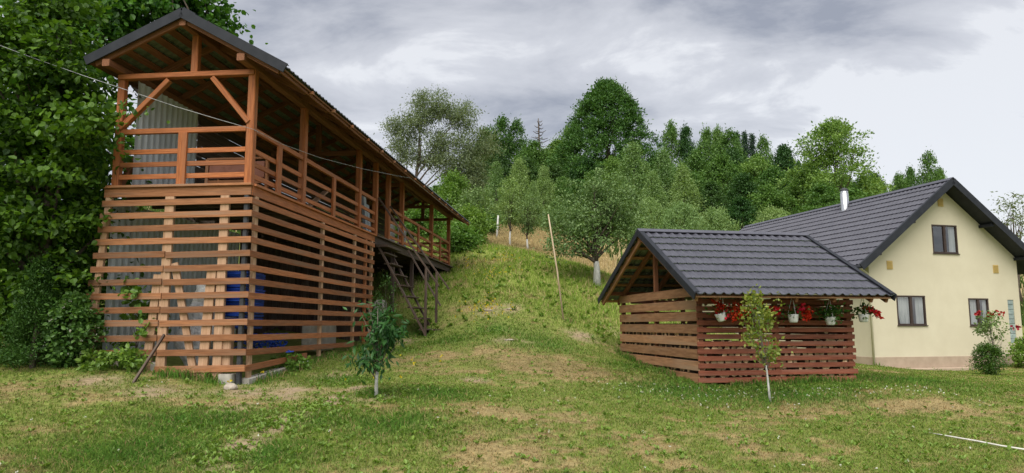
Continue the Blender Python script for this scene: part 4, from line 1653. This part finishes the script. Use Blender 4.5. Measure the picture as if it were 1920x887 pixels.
# ------------------------------------------------------------------ hanging pots
def hanging_pot(x, y, z, label, flowers, seed, spread_=(.2, .06), tip=False, foliage=1.0, side=0.0):
    p = shed_pt(x, y, z)
    root = empty('hanging_flower_pot', p, -SA, label, 'flower pot', 'flower pots hanging from the woodshed eave')
    m = MB(seed)
    m.lathe([(.0, 0), (.072, 0), (.088, .03), (.108, .15), (.108, .17), (.098, .17), (.092, .15), (.0, .14)], (0, 0, 0), 20)
    pot = m.build('pot', M['white'], root)
    if tip:
        pot.rotation_euler = (0, R(-18), 0)
    m = MB(seed + 1)
    top = Vector((side * .1, 0, .56))
    for a in range(3):
        an = a * 2.1 + .4
        m.tube([(math.cos(an) * .105, math.sin(an) * .105, .16), tuple(top)], .006, 5)
    m.tube([tuple(top), tuple(top + Vector((.03, 0, .06))), tuple(top + Vector((0, 0, .11))), tuple(top + Vector((-.03, 0, .085)))], .007, 5)
    m.build('hanger', M['white'], root)
    rng = np.random.default_rng(seed)
    n = int(150 * foliage)
    P = np.array([0, 0, .17]) + rng.normal(size=(n, 3)) * np.array([.09, .08, .05]) * (1.0 + .25 * foliage) + np.array([0, 0, .04 * foliage])
    T = (P - np.array([0, 0, .12])) + rng.normal(size=(n, 3)) * .06
    V, F = leaf_geo(P, T, rng.normal(size=(n, 3)) * .5 + np.array([0, 0, 1]), rng.uniform(.04, .085, n), 'round', .85)
    link('foliage', np_mesh('foliage', V, F, M['lf_pot']), root)
    for fi, (dx, dz, k) in enumerate(flowers or ()):
        pts = [(dx + rng.normal() * spread_[0] * .35, rng.normal() * .05 - .06, dz + rng.normal() * spread_[1] * .5) for _ in range(k)]
        petals('flower_head', M['petal'], pts, .06, root, seed + 2 + fi, 7)
    return root


hanging_pot(.33, -.42, 1.28, 'tilted white pot overflowing with scarlet flowers, nearest the brown board wall', [(-.12, .28, 12), (.06, .16, 13), (.28, .14, 22), (.40, .17, 12)], 801, (.25, .13), True, .7)
hanging_pot(1.15, -.40, 1.24, 'white hanging pot of dull red flowers half hidden behind the yellowish sapling', [(-.1, .28, 7), (.20, .27, 8), (.30, .22, 5)], 803, (.2, .06), False, 1.0)
hanging_pot(1.92, -.40, 1.25, 'white hanging pot with scarlet flowers trailing to its right side', [(.14, .28, 8), (.26, .20, 10), (.33, .12, 9)], 805, (.12, .07), False, .5, 0)
hanging_pot(2.77, -.40, 1.20, 'white hanging pot with green leaves only and no flowers', [], 807, (.1, .05), False, 2.0)
hanging_pot(3.55, -.40, 1.26, 'white hanging pot beyond the slats in front of the house wall', [(.02, .30, 4), (.12, .27, 5), (.26, .20, 8), (.30, .12, 3)], 809, (.1, .05), False, .9)

# ------------------------------------------------------------------ saplings, roses and bushes near the lawn
w = (4.75, 13.5)
base = Vector((w[0], w[1], gz(*w)))
pt = tree_parts(901, 1.95, .33, .36, 'oval', 74, 14, .075, .13, M['lf_sap'], M['bark_pale'], .022, 1.3, .5, .35, None, 20, 'kite', .62, -.1, (-.20, 0), .66, .36, .2)
make_tree('birch_sapling', base, pt, 'slender sapling with yellowish leaves and white painted stem before the woodshed', 'sapling')
w = (-2.09, 11.3)
bl = [(np.array((.05, 0, 1.15)), np.array((.28, .25, .32))), (np.array((-.08, 0, .62)), np.array((.24, .22, .30))), (np.array((.28, 0, 1.12)), np.array((.20, .18, .2))), (np.array((-.18, 0, 1.45)), np.array((.1, .1, .18)))]
pt = tree_parts(902, 1.75, .3, .25, 'oval', 60, 13, .135, .15, M['lf_cherry'], M['bark_pale'], .028, .9, .5, .2, bl, 22, 'kite', .36, .9, (0, 0), .42)
make_tree('cherry_sapling', (w[0], w[1], gz(*w)), pt, 'young dark green fruit tree with drooping leaves on the left lawn', 'sapling', scale=(1.05, 1.05, .93))
# round bush, standard rose, leafy plant at the right edge
w = on_ground(1856, 703)
pt = tree_parts(903, .78, .36, .03, 'round', 150, 40, .05, .11, M['lf_bush'], M['bark'], .02, .9, .35, .06, None, 6, 'kite', .5, -.2)
make_tree('round_bush', (w[0], w[1], gz(*w)), pt, 'clipped round green bush on the lawn below the small right window', 'bush')
w2 = (w[0] + .52, w[1] + .5)
pt = tree_parts(904, 1.72, .38, .60, 'round', 46, 16, .065, .13, M['lf_apple'], M['bark_pale'], .016, .8, .5, .3, None, 18, 'round', .6, .2, (-.1, 0))
rose = make_tree('rose_tree', (w2[0], w2[1], gz(*w2)), pt, 'standard rose with thin bare stem and red flowers before the house', 'rose')
for k, p in enumerate([(-.46, -.1, 1.70), (-.04, -.1, 1.67), (.18, -.1, 1.71), (.55, -.05, 1.33), (-.30, -.1, .69)]):
    q = np.array(p) + np.random.default_rng(k).normal(size=(2, 3)) * .035
    petals('flower_head', M['petal_dark'], q, .09, rose, 6 + k, 7)
w = on_ground(1925, 690)
pt = tree_parts(905, 1.0, .45, .05, 'oval', 60, 26, .085, .16, M['lf_bright'], M['bark'], .02, .8, .4, .2, None, 10, 'round', .7, .3)
make_tree('leafy_plant', (w[0], w[1], gz(*w)), pt, 'bright green leafy plant at the right edge near the house', 'plant')

# white cord on the lawn
pp = [on_ground(u, v) for u, v in ((1740, 813), (1775, 823), (1800, 828), (1830, 832), (1880, 841), (1940, 853))]
m = MB(910)
m.tube([(x, y, gz(x, y) + (.004 if i < 1 else .03)) for i, (x, y) in enumerate(pp)], [.005, .011, .012, .012, .012, .012], 6)
o = m.build('lawn_cord', M['cord'])
tag(o, 'thin white cord lying across the dry lawn at lower right', 'cord')

# pole, stakes
pb = np.array([1.55, 21.5])
m = MB(915)
m.tube([(pb[0], pb[1], gz(*pb) - .2), tuple(at(1045, 510, 21.7)), tuple(at(1028, 402, 21.9))], [.027, .025, .020], 8)
o = m.build('leaning_pole', M['pale'])
tag(o, 'tall pale wooden pole leaning left on the grassy bank', 'pole')
w = at(931, 440, 44)
m = MB(916)
m.tube([(w[0], w[1], gz(w[0], w[1]) - .2), tuple(at(934, 404, 44))], [.06, .05], 8)
o = m.build('white_stake', M['lime'])
tag(o, 'white painted stake in the dry meadow left of the small trees', 'stake')

# ------------------------------------------------------------------ orchard on the slope
w = (3.10, 26.3)
bl = [(np.array(c), np.array(r)) for c, r in (((-.6, 0, 2.6), (1.3, 1.3, 1.0)), ((.7, .2, 3.0), (1.2, 1.3, 1.0)), ((-1.0, -.2, 1.5), (.95, 1.0, .7)), ((1.3, 0, 2.0), (.9, 1.0, .8)), ((0, 0, 3.7), (.9, .9, .5)),
      ((-.3, -.4, 1.9), (.9, .8, .6)), ((.2, -.2, 4.2), (.25, .25, .35)), ((-.75, 0, 3.9), (.22, .22, .4)), ((1.5, 0, 3.4), (.3, .3, .45)))]
pt = tree_parts(920, 4.4, 1, .2, 'oval', 230, 70, .10, .34, M['lf_apple'], M['bark'], .13, .7, .5, .2, bl, 30, 'kite', .55, .1, (-.1, 0), .85, .2)
make_tree('apple_tree', (w[0], w[1], gz(*w)), pt, 'broad old apple tree with white washed trunk beside the woodshed gable')
for k, (u, Y, H_, Rr, mat, lab, lime, sh) in enumerate((
        (957, 40, 3.9, .72, 'lf_birch', 'slim upright fruit tree with white trunk, middle of the small meadow trees', 1.0, 'oval'),
        (990, 40, 3.2, 1.05, 'lf_apple', 'small spreading fruit tree with forked limbs and white trunk in the meadow', .75, 'vase'),
        (895, 38, 3.0, 1.0, 'lf_apple', 'small fruit tree with white trunk close behind the far end of the barn', .6, 'vase'))):
    x = at(u, 470, Y)[0]
    pt = tree_parts(930 + k, H_, Rr, .36, sh, 70, 46, .11, .26, M[mat], M['bark'], .06, .8, .5, .25, None, 16, 'kite', .55, .1, (0, 0), lime, .3)
    make_tree('fruit_tree', (x, Y, gz(x, Y)), pt, lab)

# ------------------------------------------------------------------ willow, shrubs behind the barn
x, Y = at(775, 420, 47)[0], 47
zb = gz(x, Y)
bl = []
for (u, v, r) in ((760, 235, (1.3, 1.3, 1.0)), (800, 205, (1.4, 1.4, 1.1)), (745, 265, (.9, 1, .8)), (850, 215, (1.2, 1.3, 1.0)), (870, 270, (1.3, 1.4, 1.1)), (815, 265, (1.2, 1.3, 1.0)), (885, 320, (1.0, 1.2, 1.1)), (850, 330, (1.0, 1.2, .9)), (905, 275, (.7, 1.0, 1.0)), (770, 190, (.6, .6, .6)), (800, 300, (1.2, 1.2, .9)), (840, 300, (1.3, 1.3, 1.0)), (870, 350, (1.2, 1.3, 1.0)), (760, 290, (.8, .9, .7)), (725, 240, (.6, .6, .5))):
    bl.append((np.array(at(u, v, Y)) - np.array((x, Y, zb)), np.array(r)))
pt = tree_parts(940, 9.0, 1, .2, 'oval', 560, 74, .17, .55, M['lf_willow'], M['bark'], .15, .8, .5, .2, bl, 10, 'kite', .32, .3, (.6, 0), 0, .12, .3)
make_tree('willow_tree', (x, Y, zb), pt, 'airy grey green willow with slanting limbs above the barn roof end')
shr = []
for k, (u, vt, Y, wpx, mat) in enumerate(((848, 330, 40, 95, 'lf_bright'), (800, 375, 38, 90, 'lf_bright'), (880, 395, 36, 75, 'lf_bright'), (760, 400, 38, 90, 'lf_mid'), (860, 430, 33.5, 60, 'lf_bright'), (905, 400, 46, 60, 'lf_mid'))):
    x = at(u, 450, Y)[0]
    z0 = gz(x, Y)
    H_ = at(u, vt, Y)[2] - z0
    Rr = wpx / 2 / FPX * Y
    pt = tree_parts(950 + k, H_, Rr, -.0, 'oval', 190, 46, .14, .27, M[mat], M['bark'], .05, 1.1, .5, .45, None, 8, 'kite', .5, .2)
    make_tree('tall_shrub', (x, Y, z0), pt,
              ['tallest bright green shrub just behind the end of the barn roof', 'bright green shrub seen under the barn roof between its far posts', 'bright shrub at the barn end beside the small fruit tree',
               'dark green shrub seen through the open barn end', 'low bright shrub at the foot of the barn end post', 'mid green shrub uphill left of the white stake'][k], 'shrub', 'shrubs behind the barn end')

# ------------------------------------------------------------------ the wood on the hill
KINDS = {}


def kind(name, *variants):
    KINDS[name] = variants


kind('birch', *[tree_parts(1000 + i, 10, 2.3, .05, 'birch', 260, 52, .23, .48, M['lf_birch'], M['bark_pale'], .12, 1.3, .42, .16, None, 6, 'kite', .42, .1, upright=.3) for i in range(3)])
kind('broad', *[tree_parts(1010 + i, 10, 3.2, .05, 'oval', 230, 62, .27, .66, M['lf_mid'], M['bark'], .18, .65, .42, .28, None, 8, 'kite', .6, .15) for i in range(4)])
kind('dark', *[tree_parts(1020 + i, 10, 3.0, .05, 'dome', 230, 62, .26, .62, M['lf_dark'], M['bark'], .18, .6, .42, .25, None, 8, 'kite', .55, .15) for i in range(2)])
kind('spruce', *[tree_parts(1030 + i, 10, 1.7, .05, 'cone', 200, 50, .30, .40, M['lf_spruce'], M['bark'], .15, .5, .35, .12, None, 4, 'kite', .28, .5) for i in range(2)])
kind('aspen', *[tree_parts(1040 + i, 10, 2.0, .10, 'oval', 190, 52, .24, .50, M['lf_mid'], M['bark_pale'], .13, 1.1, .45, .3, None, 8, 'kite', .5, .0) for i in range(2)])
kind('bush', *[tree_parts(1050 + i, 10, 6.0, .02, 'round', 200, 60, .45, 1.05, M['lf_birch'], M['bark'], .12, .8, .45, .25, None, 8, 'kite', .45, .1) for i in range(2)])
base_r = dict(birch=2.3, broad=3.2, dark=3.0, spruce=1.7, aspen=2.0, bush=6.0)
LAB = dict(birch=('birch_tree', 'pale green conical birch in front of the hillside wood', 'tree', 'birches along the wood edge'),
           broad=('broadleaf_tree', 'mid green broadleaf tree in the hillside wood', 'tree', 'broadleaf trees of the hillside wood'),
           dark=('dark_broadleaf_tree', 'dark green broadleaf tree in the hillside wood', 'tree', 'dark trees of the hillside wood'),
           spruce=('spruce_tree', 'narrow dark spruce on the skyline of the hillside wood', 'tree', 'spruces on the skyline'),
           aspen=('aspen_tree', 'slim pale aspen rising from the hillside wood', 'tree', 'aspens of the hillside wood'),
           bush=('wild_bush', 'pale green bush at the foot of the hillside wood', 'bush', 'bushes below the wood'))
frng = random.Random(12)


def forest(u, vt, Y, wpx, kd, label=None, name=None):
    x = float(at(u, 400, Y)[0])
    z0 = gz(x, Y)
    H_ = at(u, vt, Y)[2] - z0
    if H_ < 1.2:
        return
    Rr = wpx / 2 / FPX * Y
    nm, lab, cat, grp = LAB[kd]
    sx = Rr / base_r[kd]
    r = make_tree(name or nm, (x, Y, z0), frng.choice(KINDS[kd]), label or lab, cat, grp, frng.uniform(0, 6.28), (sx, sx, H_ / 10))
    return r


for t in ((930, 308, 62, 58, 'birch'), (973, 304, 64, 62, 'birch'), (1020, 316, 62, 52, 'birch'), (1190, 274, 66, 92, 'birch'), (1245, 288, 66, 74, 'birch'), (1282, 318, 64, 76, 'birch'), (1150, 300, 70, 60, 'aspen'), (1085, 340, 66, 60, 'broad'),
          (955, 345, 56, 46, 'birch'), (1110, 325, 68, 60, 'broad'), (1055, 335, 68, 50, 'broad'), (1225, 330, 62, 70, 'birch'), (1000, 345, 60, 40, 'birch'),
          (940, 226, 96, 62, 'aspen'), (968, 232, 97, 56, 'aspen'), (910, 245, 94, 60, 'aspen'), (1000, 268, 90, 80, 'broad'), (1045, 268, 92, 80, 'broad'), (1070, 245, 99, 80, 'broad'), (985, 300, 82, 80, 'dark'), (930, 280, 84, 70, 'dark'), (1040, 310, 80, 80, 'dark'), (890, 320, 76, 70, 'dark'), (870, 340, 70, 70, 'broad'), (820, 350, 66, 80, 'broad'), (760, 380, 60, 80, 'broad'),
          (1262, 236, 104, 55, 'aspen'), (1290, 243, 104, 58, 'dark'), (1330, 248, 108, 66, 'broad'), (1375, 250, 108, 60, 'aspen'), (1352, 246, 110, 50, 'broad'), (1402, 250, 112, 36, 'spruce'), (1416, 255, 112, 34, 'spruce'), (1437, 262, 108, 44, 'aspen'), (1388, 252, 112, 34, 'spruce'),
          (1310, 288, 88, 86, 'broad'), (1358, 296, 82, 90, 'broad'), (1475, 276, 92, 74, 'dark'), (1420, 300, 86, 90, 'broad'), (1455, 320, 80, 90, 'broad'), (1505, 330, 76, 90, 'broad'), (1395, 330, 76, 90, 'dark'), (1335, 345, 70, 80, 'dark'), (1440, 350, 70, 90, 'broad'),
          (1545, 350, 68, 110, 'broad'), (1625, 335, 76, 90, 'broad'), (1600, 360, 64, 110, 'broad'), (1655, 350, 80, 60, 'broad'), (1690, 330, 84, 46, 'broad'), (1712, 320, 84, 44, 'broad'), (1748, 292, 84, 50, 'aspen'), (1768, 320, 86, 30, 'aspen'), (1300, 330, 74, 80, 'broad'),
          (1275, 386, 52, 84, 'bush'), (1340, 396, 54, 84, 'bush'), (1220, 380, 54, 80, 'bush'), (1390, 375, 60, 90, 'dark'), (1450, 395, 58, 90, 'bush'), (1520, 390, 60, 90, 'broad'), (1580, 395, 58, 80, 'bush'),
          (1210, 310, 80, 80, 'dark'), (1170, 330, 76, 80, 'dark'), (1100, 300, 80, 80, 'dark'), (1240, 300, 84, 80, 'broad'),
          (870, 380, 58, 70, 'birch'), (905, 360, 60, 60, 'birch'), (840, 395, 56, 60, 'birch'), (1070, 390, 56, 60, 'birch'), (1040, 380, 56, 50, 'birch'), (1120, 380, 58, 70, 'broad')):
    forest(*t)
for k in range(46):
    u = frng.uniform(860, 1650)
    Y = frng.uniform(88, 120)
    vt = 292 + frng.uniform(-12, 40) + (18 if u > 1440 else 0)
    forest(u, vt, Y, frng.uniform(50, 80), frng.choice(('broad', 'broad', 'dark', 'aspen')))
# the great beech, the lime behind the house, the bare snag, the thin tree at the right
x, Y = float(at(1140, 400, 86)[0]), 86
z0 = gz(x, Y)
pt = tree_parts(1100, at(1140, 156, Y)[2] - z0, 150 / FPX * Y, .04, 'beech', 1100, 66, .30, .72, M['lf_beech'], M['bark'], .45, .5, .33, .10, None, 12, 'kite', .45, -.25)
make_tree('beech_tree', (x, Y, z0), pt, 'huge dark green domed beech towering over the hillside wood')
x, Y = float(at(1572, 400, 72)[0]), 72
z0 = gz(x, Y)
pt = tree_parts(1101, at(1560, 232, Y)[2] - z0, 80 / FPX * Y, .2, 'oval', 300, 64, .27, .75, M['lf_mid'], M['bark'], .25, .6, .5, .35, None, 14, 'kite', .55, .05)
make_tree('lime_tree', (x, Y, z0), pt, 'large loose broadleaf tree standing behind the house roof and flue')
x, Y = float(at(1012, 400, 101)[0]), 101
z0 = gz(x, Y)
m = MB(1102)
H_ = at(1010, 222, Y)[2] - z0
m.tube([(0, 0, -.2), (.1, 0, H_ * .5), (-.15, 0, H_)], [.28, .2, .06], 8)
for i in range(22):
    h = H_ * (.70 + .28 * i / 22)
    an = i * 2.4
    ln = 1.5 * (1.25 - i / 22)
    m.tube([(0, 0, h), (math.cos(an) * ln * .5, math.sin(an) * ln * .5, h - .05), (math.cos(an) * ln, math.sin(an) * ln, h + .2)], [.08, .06, .03], 5)
o = m.build('dead_spruce', M['bark'])
o.location = (x, Y, z0)
tag(o, 'bare dead spruce top standing on the skyline left of the beech', 'tree')
x, Y = float(at(1900, 400, 46)[0]), 46
z0 = gz(x, Y)
pt = tree_parts(1103, at(1895, 366, Y)[2] - z0, 1.7, .4, 'round', 60, 22, .2, .42, M['lf_willow'], M['bark'], .13, .7, .6, .35, None, 30, 'kite', .4, .2)
make_tree('thin_tree', (x, Y, z0), pt, 'sparse tree with bare twigs behind the right slope of the house roof')

# ------------------------------------------------------------------ grass, weeds, flowers in the turf
def inside(x, y, o, a, x0, x1, y0, y1):
    lx, ly = to_local(o, a, x, y)
    return (lx > x0) & (lx < x1) & (ly > y0) & (ly < y1)


def scatter(n, y0, y1, seed, power=1.0, half=.80, pad=1.5):
    rng = np.random.default_rng(seed)
    # equal numbers per depth octave keep the turf even to the eye
    t = rng.uniform(0, 1, n)
    y = y0 * (y1 / y0) ** (t ** power)
    x = rng.uniform(-1, 1, n) * (half * y + pad)
    k = inside(x, y, HO, HA, -.3, 7, -.35, 12.5) | inside(x, y, SO, SA, .02, 3.55, .03, 4.8) | inside(x, y, BO, BA, -2.6, -.05, .25, 7.0)
    return x[~k], y[~k], rng


def blades(x, y, rng, length, width, col, lean=.5, curl=.5):
    n = len(x)
    z = ground_z(x, y) - .01
    th = rng.uniform(0, 2 * np.pi, n)
    d = np.c_[np.cos(th), np.sin(th), np.zeros(n)]
    ph = rng.uniform(0, 2 * np.pi, n)
    s = np.c_[np.cos(ph), np.sin(ph), np.zeros(n)] * width[:, None] * .5
    B = np.c_[x, y, z]
    ln = np.abs(rng.normal(0, lean, n))
    mid = B + d * (length * ln * .35)[:, None] + np.array([0, 0, 1]) * (length * .6)[:, None]
    tip = B + d * (length * (ln + curl * rng.uniform(0, 1, n)) * .9)[:, None] + np.array([0, 0, 1]) * (length * rng.uniform(.7, 1.0, n))[:, None]
    V = np.stack([B - s, B + s, mid + s * .75, tip, mid - s * .75], 1).reshape(-1, 3)
    i = np.arange(n)[:, None] * 5
    F = np.concatenate([i + np.array([[0, 1, 2, 4]])], 0)
    F2 = i + np.array([[4, 2, 3, 3]])
    C = np.repeat(col, 5, axis=0)
    return V, F, F2[:, :3], C


def grass_object(name, label, x, y, rng, length, width, col, lean=.5, curl=.5):
    V, F, F2, C = blades(x, y, rng, length, width, col, lean, curl)
    # quads split to triangles so that one face size serves
    T = np.concatenate([F[:, [0, 1, 2]], F[:, [0, 2, 3]], F2], 0)
    o = link(name, np_mesh(name, V, T, M['blade'], False, C))
    tag(o, label, 'grass', None, 'stuff')
    return o


x, y, rng = scatter(460000, 5.2, 27, 41, .95)
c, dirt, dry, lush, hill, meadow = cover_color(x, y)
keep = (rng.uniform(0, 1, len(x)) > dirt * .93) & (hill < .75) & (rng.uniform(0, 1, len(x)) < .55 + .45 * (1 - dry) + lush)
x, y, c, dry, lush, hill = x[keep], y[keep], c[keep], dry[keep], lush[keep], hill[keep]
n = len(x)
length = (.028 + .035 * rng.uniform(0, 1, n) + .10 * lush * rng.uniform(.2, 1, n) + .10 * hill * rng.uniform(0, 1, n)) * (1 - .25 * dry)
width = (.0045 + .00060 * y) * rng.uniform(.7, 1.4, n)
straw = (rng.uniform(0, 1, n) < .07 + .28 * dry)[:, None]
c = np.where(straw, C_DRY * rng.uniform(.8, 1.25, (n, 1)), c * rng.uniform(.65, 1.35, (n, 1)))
c[:, 0] *= rng.uniform(.8, 1.15, n)
grass_object('lawn_grass', 'short mown lawn grass, green with dry patches', x, y, rng, length, width, c, .8, .8)

x, y, rng = scatter(125000, 18.5, 62, 43, .9, .32, 1.0)
x = x - .4
c, dirt, dry, lush, hill, meadow = cover_color(x, y)
keep = (hill * .9 + .12 > rng.uniform(0, 1, len(x))) & (hill > .05) & (rng.uniform(0, 1, len(x)) > dirt) & ~inside(x, y, HO, HA, -1, 8, -1, 14) & ~inside(x, y, SO, SA, -.2, 5, -1, 5)
x, y, c, dry, meadow, hill = x[keep], y[keep], c[keep], dry[keep], meadow[keep], hill[keep]
n = len(x)
n1 = fbm(x * .8, y * .8, 71)
length = (.08 + .26 * rng.uniform(.2, 1, n) * np.clip(n1 * 1.8 - .2, .1, 1.2)) * (.3 + .7 * hill) + .35 * meadow * rng.uniform(.3, 1, n)
width = (.006 + .00055 * y) * rng.uniform(.7, 1.5, n)
straw = (rng.uniform(0, 1, n) < .13 + .5 * meadow)[:, None]
c = np.where(straw, C_MEADOW * rng.uniform(.8, 1.3, (n, 1)), c * rng.uniform(.7, 1.35, (n, 1)) * np.array([1.0, 1.08, 1.0]))
grass_object('tall_hill_grass', 'tall rough grass on the hillside, straw coloured in the upper meadow', x, y, rng, length, width, c, .45, .6)

# longer grass the mower misses, along walls and round stems
rng = np.random.default_rng(83)
ex, ey = [], []


def fringe(o, a, p, q, n, w=.10):
    t = rng.uniform(0, 1, n)
    for k in range(n):
        pt_ = to_world(o, a, (p[0] + (q[0] - p[0]) * t[k] + rng.normal() * w, p[1] + (q[1] - p[1]) * t[k] - abs(rng.normal()) * w, 0))
        ex.append(pt_[0])
        ey.append(pt_[1])


fringe(SO, SA, (-.05, -.06), (3.6, -.06), 1300, .07)
fringe(SO, SA, (-.10, 0), (-.10, 4.9), 1500, .07)
fringe(BO, BA, (-3.0, -.14), (.05, -.14), 900, .10)
fringe(BO, BA, (.16, 0), (.16, 7.2), 1700, .10)
fringe(HO, HA, (-.3, -.2), (6.6, -.2), 900, .06)
for (cx_, cy_) in ((4.75, 13.5), (-2.09, 11.3), on_ground(1856, 703), (1.55, 21.5)):
    fringe((cx_, cy_, 0), 0, (-.15, .08), (.15, .08), 160, .10)
ex, ey = np.array(ex), np.array(ey)
n = len(ex)
cl = np.clip(fbm(ex * 2.1, ey * 2.1, 87, 3) * 2.2 - .6, .05, 1)
keep = rng.uniform(0, 1, n) < cl
ex, ey, cl = ex[keep], ey[keep], cl[keep]
n = len(ex)
grass_object('untrimmed_grass', 'longer untrimmed grass along the foot of sheds, barn and stems', ex, ey, rng, (.07 + .17 * rng.uniform(0, 1, n)) * (.4 + .7 * cl), (.010 + .0004 * ey) * rng.uniform(.7, 1.3, n),
             np.where((rng.uniform(0, 1, n) < .2)[:, None], C_DRY, C_LUSH * 1.1) * rng.uniform(.7, 1.35, (n, 1)), .45, .7)

# rough turf under and behind the wood, coarse
x, y, rng = scatter(40000, 36, 130, 47, .9, .75, 3)
keep = ~inside(x, y, HO, HA, -1, 8, -1, 14) & ((np.abs(x + .5) > 7) | (y > 62))
x, y = x[keep], y[keep]
n = len(x)
c = np.array((.07, .12, .03)) * rng.uniform(.6, 1.4, (n, 1))
grass_object('woodland_grass', 'rough green undergrowth on the ground of the wood', x, y, rng, .3 + .5 * rng.uniform(0, 1, n), .05 + .08 * rng.uniform(0, 1, n), c, .5, .5)


def rosettes(name, label, pts, size, mat, seed, per=8, flat=.35):
    rng = np.random.default_rng(seed)
    pts = np.array(pts)
    n = len(pts)
    i = np.repeat(np.arange(n), per)
    th = rng.uniform(0, 2 * np.pi, n * per)
    el = rng.uniform(.1, 1.0, n * per) * flat * 2.2
    T = np.c_[np.cos(th), np.sin(th), el]
    P = np.c_[pts[i, 0], pts[i, 1], ground_z(pts[i, 0], pts[i, 1]) + .012] + rng.normal(size=(n * per, 3)) * np.array([.02, .02, .004])
    Nn = np.c_[-np.cos(th) * .5, -np.sin(th) * .5, np.ones(n * per)]
    V, F = leaf_geo(P, T, Nn, size * rng.uniform(.6, 1.4, n * per), 'round', .5, .25)
    o = link(name, np_mesh(name, V, F, mat))
    tag(o, label, 'weeds', None, 'stuff')


rng = np.random.default_rng(51)
pts = []
for (c_, r, k) in [(l[0], l[1], 45) for l in LUSH if .32 < l[1] < .95] + [(p, .32, 70) for p in PATH[:4]]:
    for _ in range(k):
        pts.append((c_[0] + rng.normal() * r * .7, c_[1] + rng.normal() * r * .7))
for _ in range(1500):
    y = 5.5 + 12 * rng.uniform() ** 1.4
    pts.append((rng.uniform(-1, 1) * .75 * y, y))
pts = [p for p in pts if not (inside(p[0], p[1], SO, SA, -.05, 3.6, -.05, 4.8) or inside(p[0], p[1], BO, BA, -2.6, 0, 0, 7))]
rosettes('broadleaf_weeds', 'low broad-leaved weeds spread through the lawn', pts, .052, M['lf_weed'], 52, 7, .8)
pts = []
for _ in range(420):
    y = 20.0 + 13 * rng.uniform() ** .8
    pts.append((rng.uniform(-3.0, 3.4), y))
rosettes('hill_weeds', 'leafy weeds growing in the grass of the bank', pts, .12, M['lf_weed'], 53, 8, .9)


def flower_dots(name, label, pts, size, hgt, mat, seed):
    rng = np.random.default_rng(seed)
    pts = np.array(pts)
    n = len(pts)
    P = np.c_[pts, ground_z(pts[:, 0], pts[:, 1]) + hgt * rng.uniform(.7, 1.2, n)]
    P = np.repeat(P, 4, axis=0) + rng.normal(size=(n * 4, 3)) * size * .2
    V, F = leaf_geo(P, rng.normal(size=(n * 4, 3)), rng.normal(size=(n * 4, 3)), np.full(n * 4, size), 'round', .9)
    o = link(name, np_mesh(name, V, F, mat))
    tag(o, label, 'flowers', None, 'stuff')


pts = [(SO[0] + rng.uniform(-2.2, 4.5), SO[1] - .5 - abs(rng.normal()) * .8) for _ in range(170)]
pts += [(rng.uniform(-6, 8), rng.uniform(7, 13)) for _ in range(60)]
flower_dots('white_clover', 'white clover flowers dotted over the lawn before the woodshed', pts, .019, .045, M['petal_white'], 61)
pts = []
for (u, v, k) in ((790, 690, 6), (480, 720, 5), (700, 720, 3), (910, 590, 60), (945, 490, 40), (880, 500, 30), (920, 520, 30)):
    c_ = on_ground(u, v)
    pts += [(c_[0] + rng.normal() * .4, c_[1] + rng.normal() * .6) for _ in range(k)]
flower_dots('yellow_flowers', 'small yellow flowers in the grass of the bank', pts, .035, .16, M['petal_yellow'], 62)
# stones on the worn bank
for k, (u, v, s, lab) in enumerate(((958, 580, .11, 'flat pale stone in the worn patch high on the bank'), (915, 584, .09, 'pale stone left of the flat one in the worn patch'), (955, 638, .09, 'pale stone lying alone on the mown rise below the bank'))):
    w = on_ground(u, v)
    o = blob('field_stone', M['stone'], (w[0], w[1], gz(*w) + .0), (s * 1.4, s, s * .35), 70 + k, 3, .2)
    tag(o, lab, 'stone')
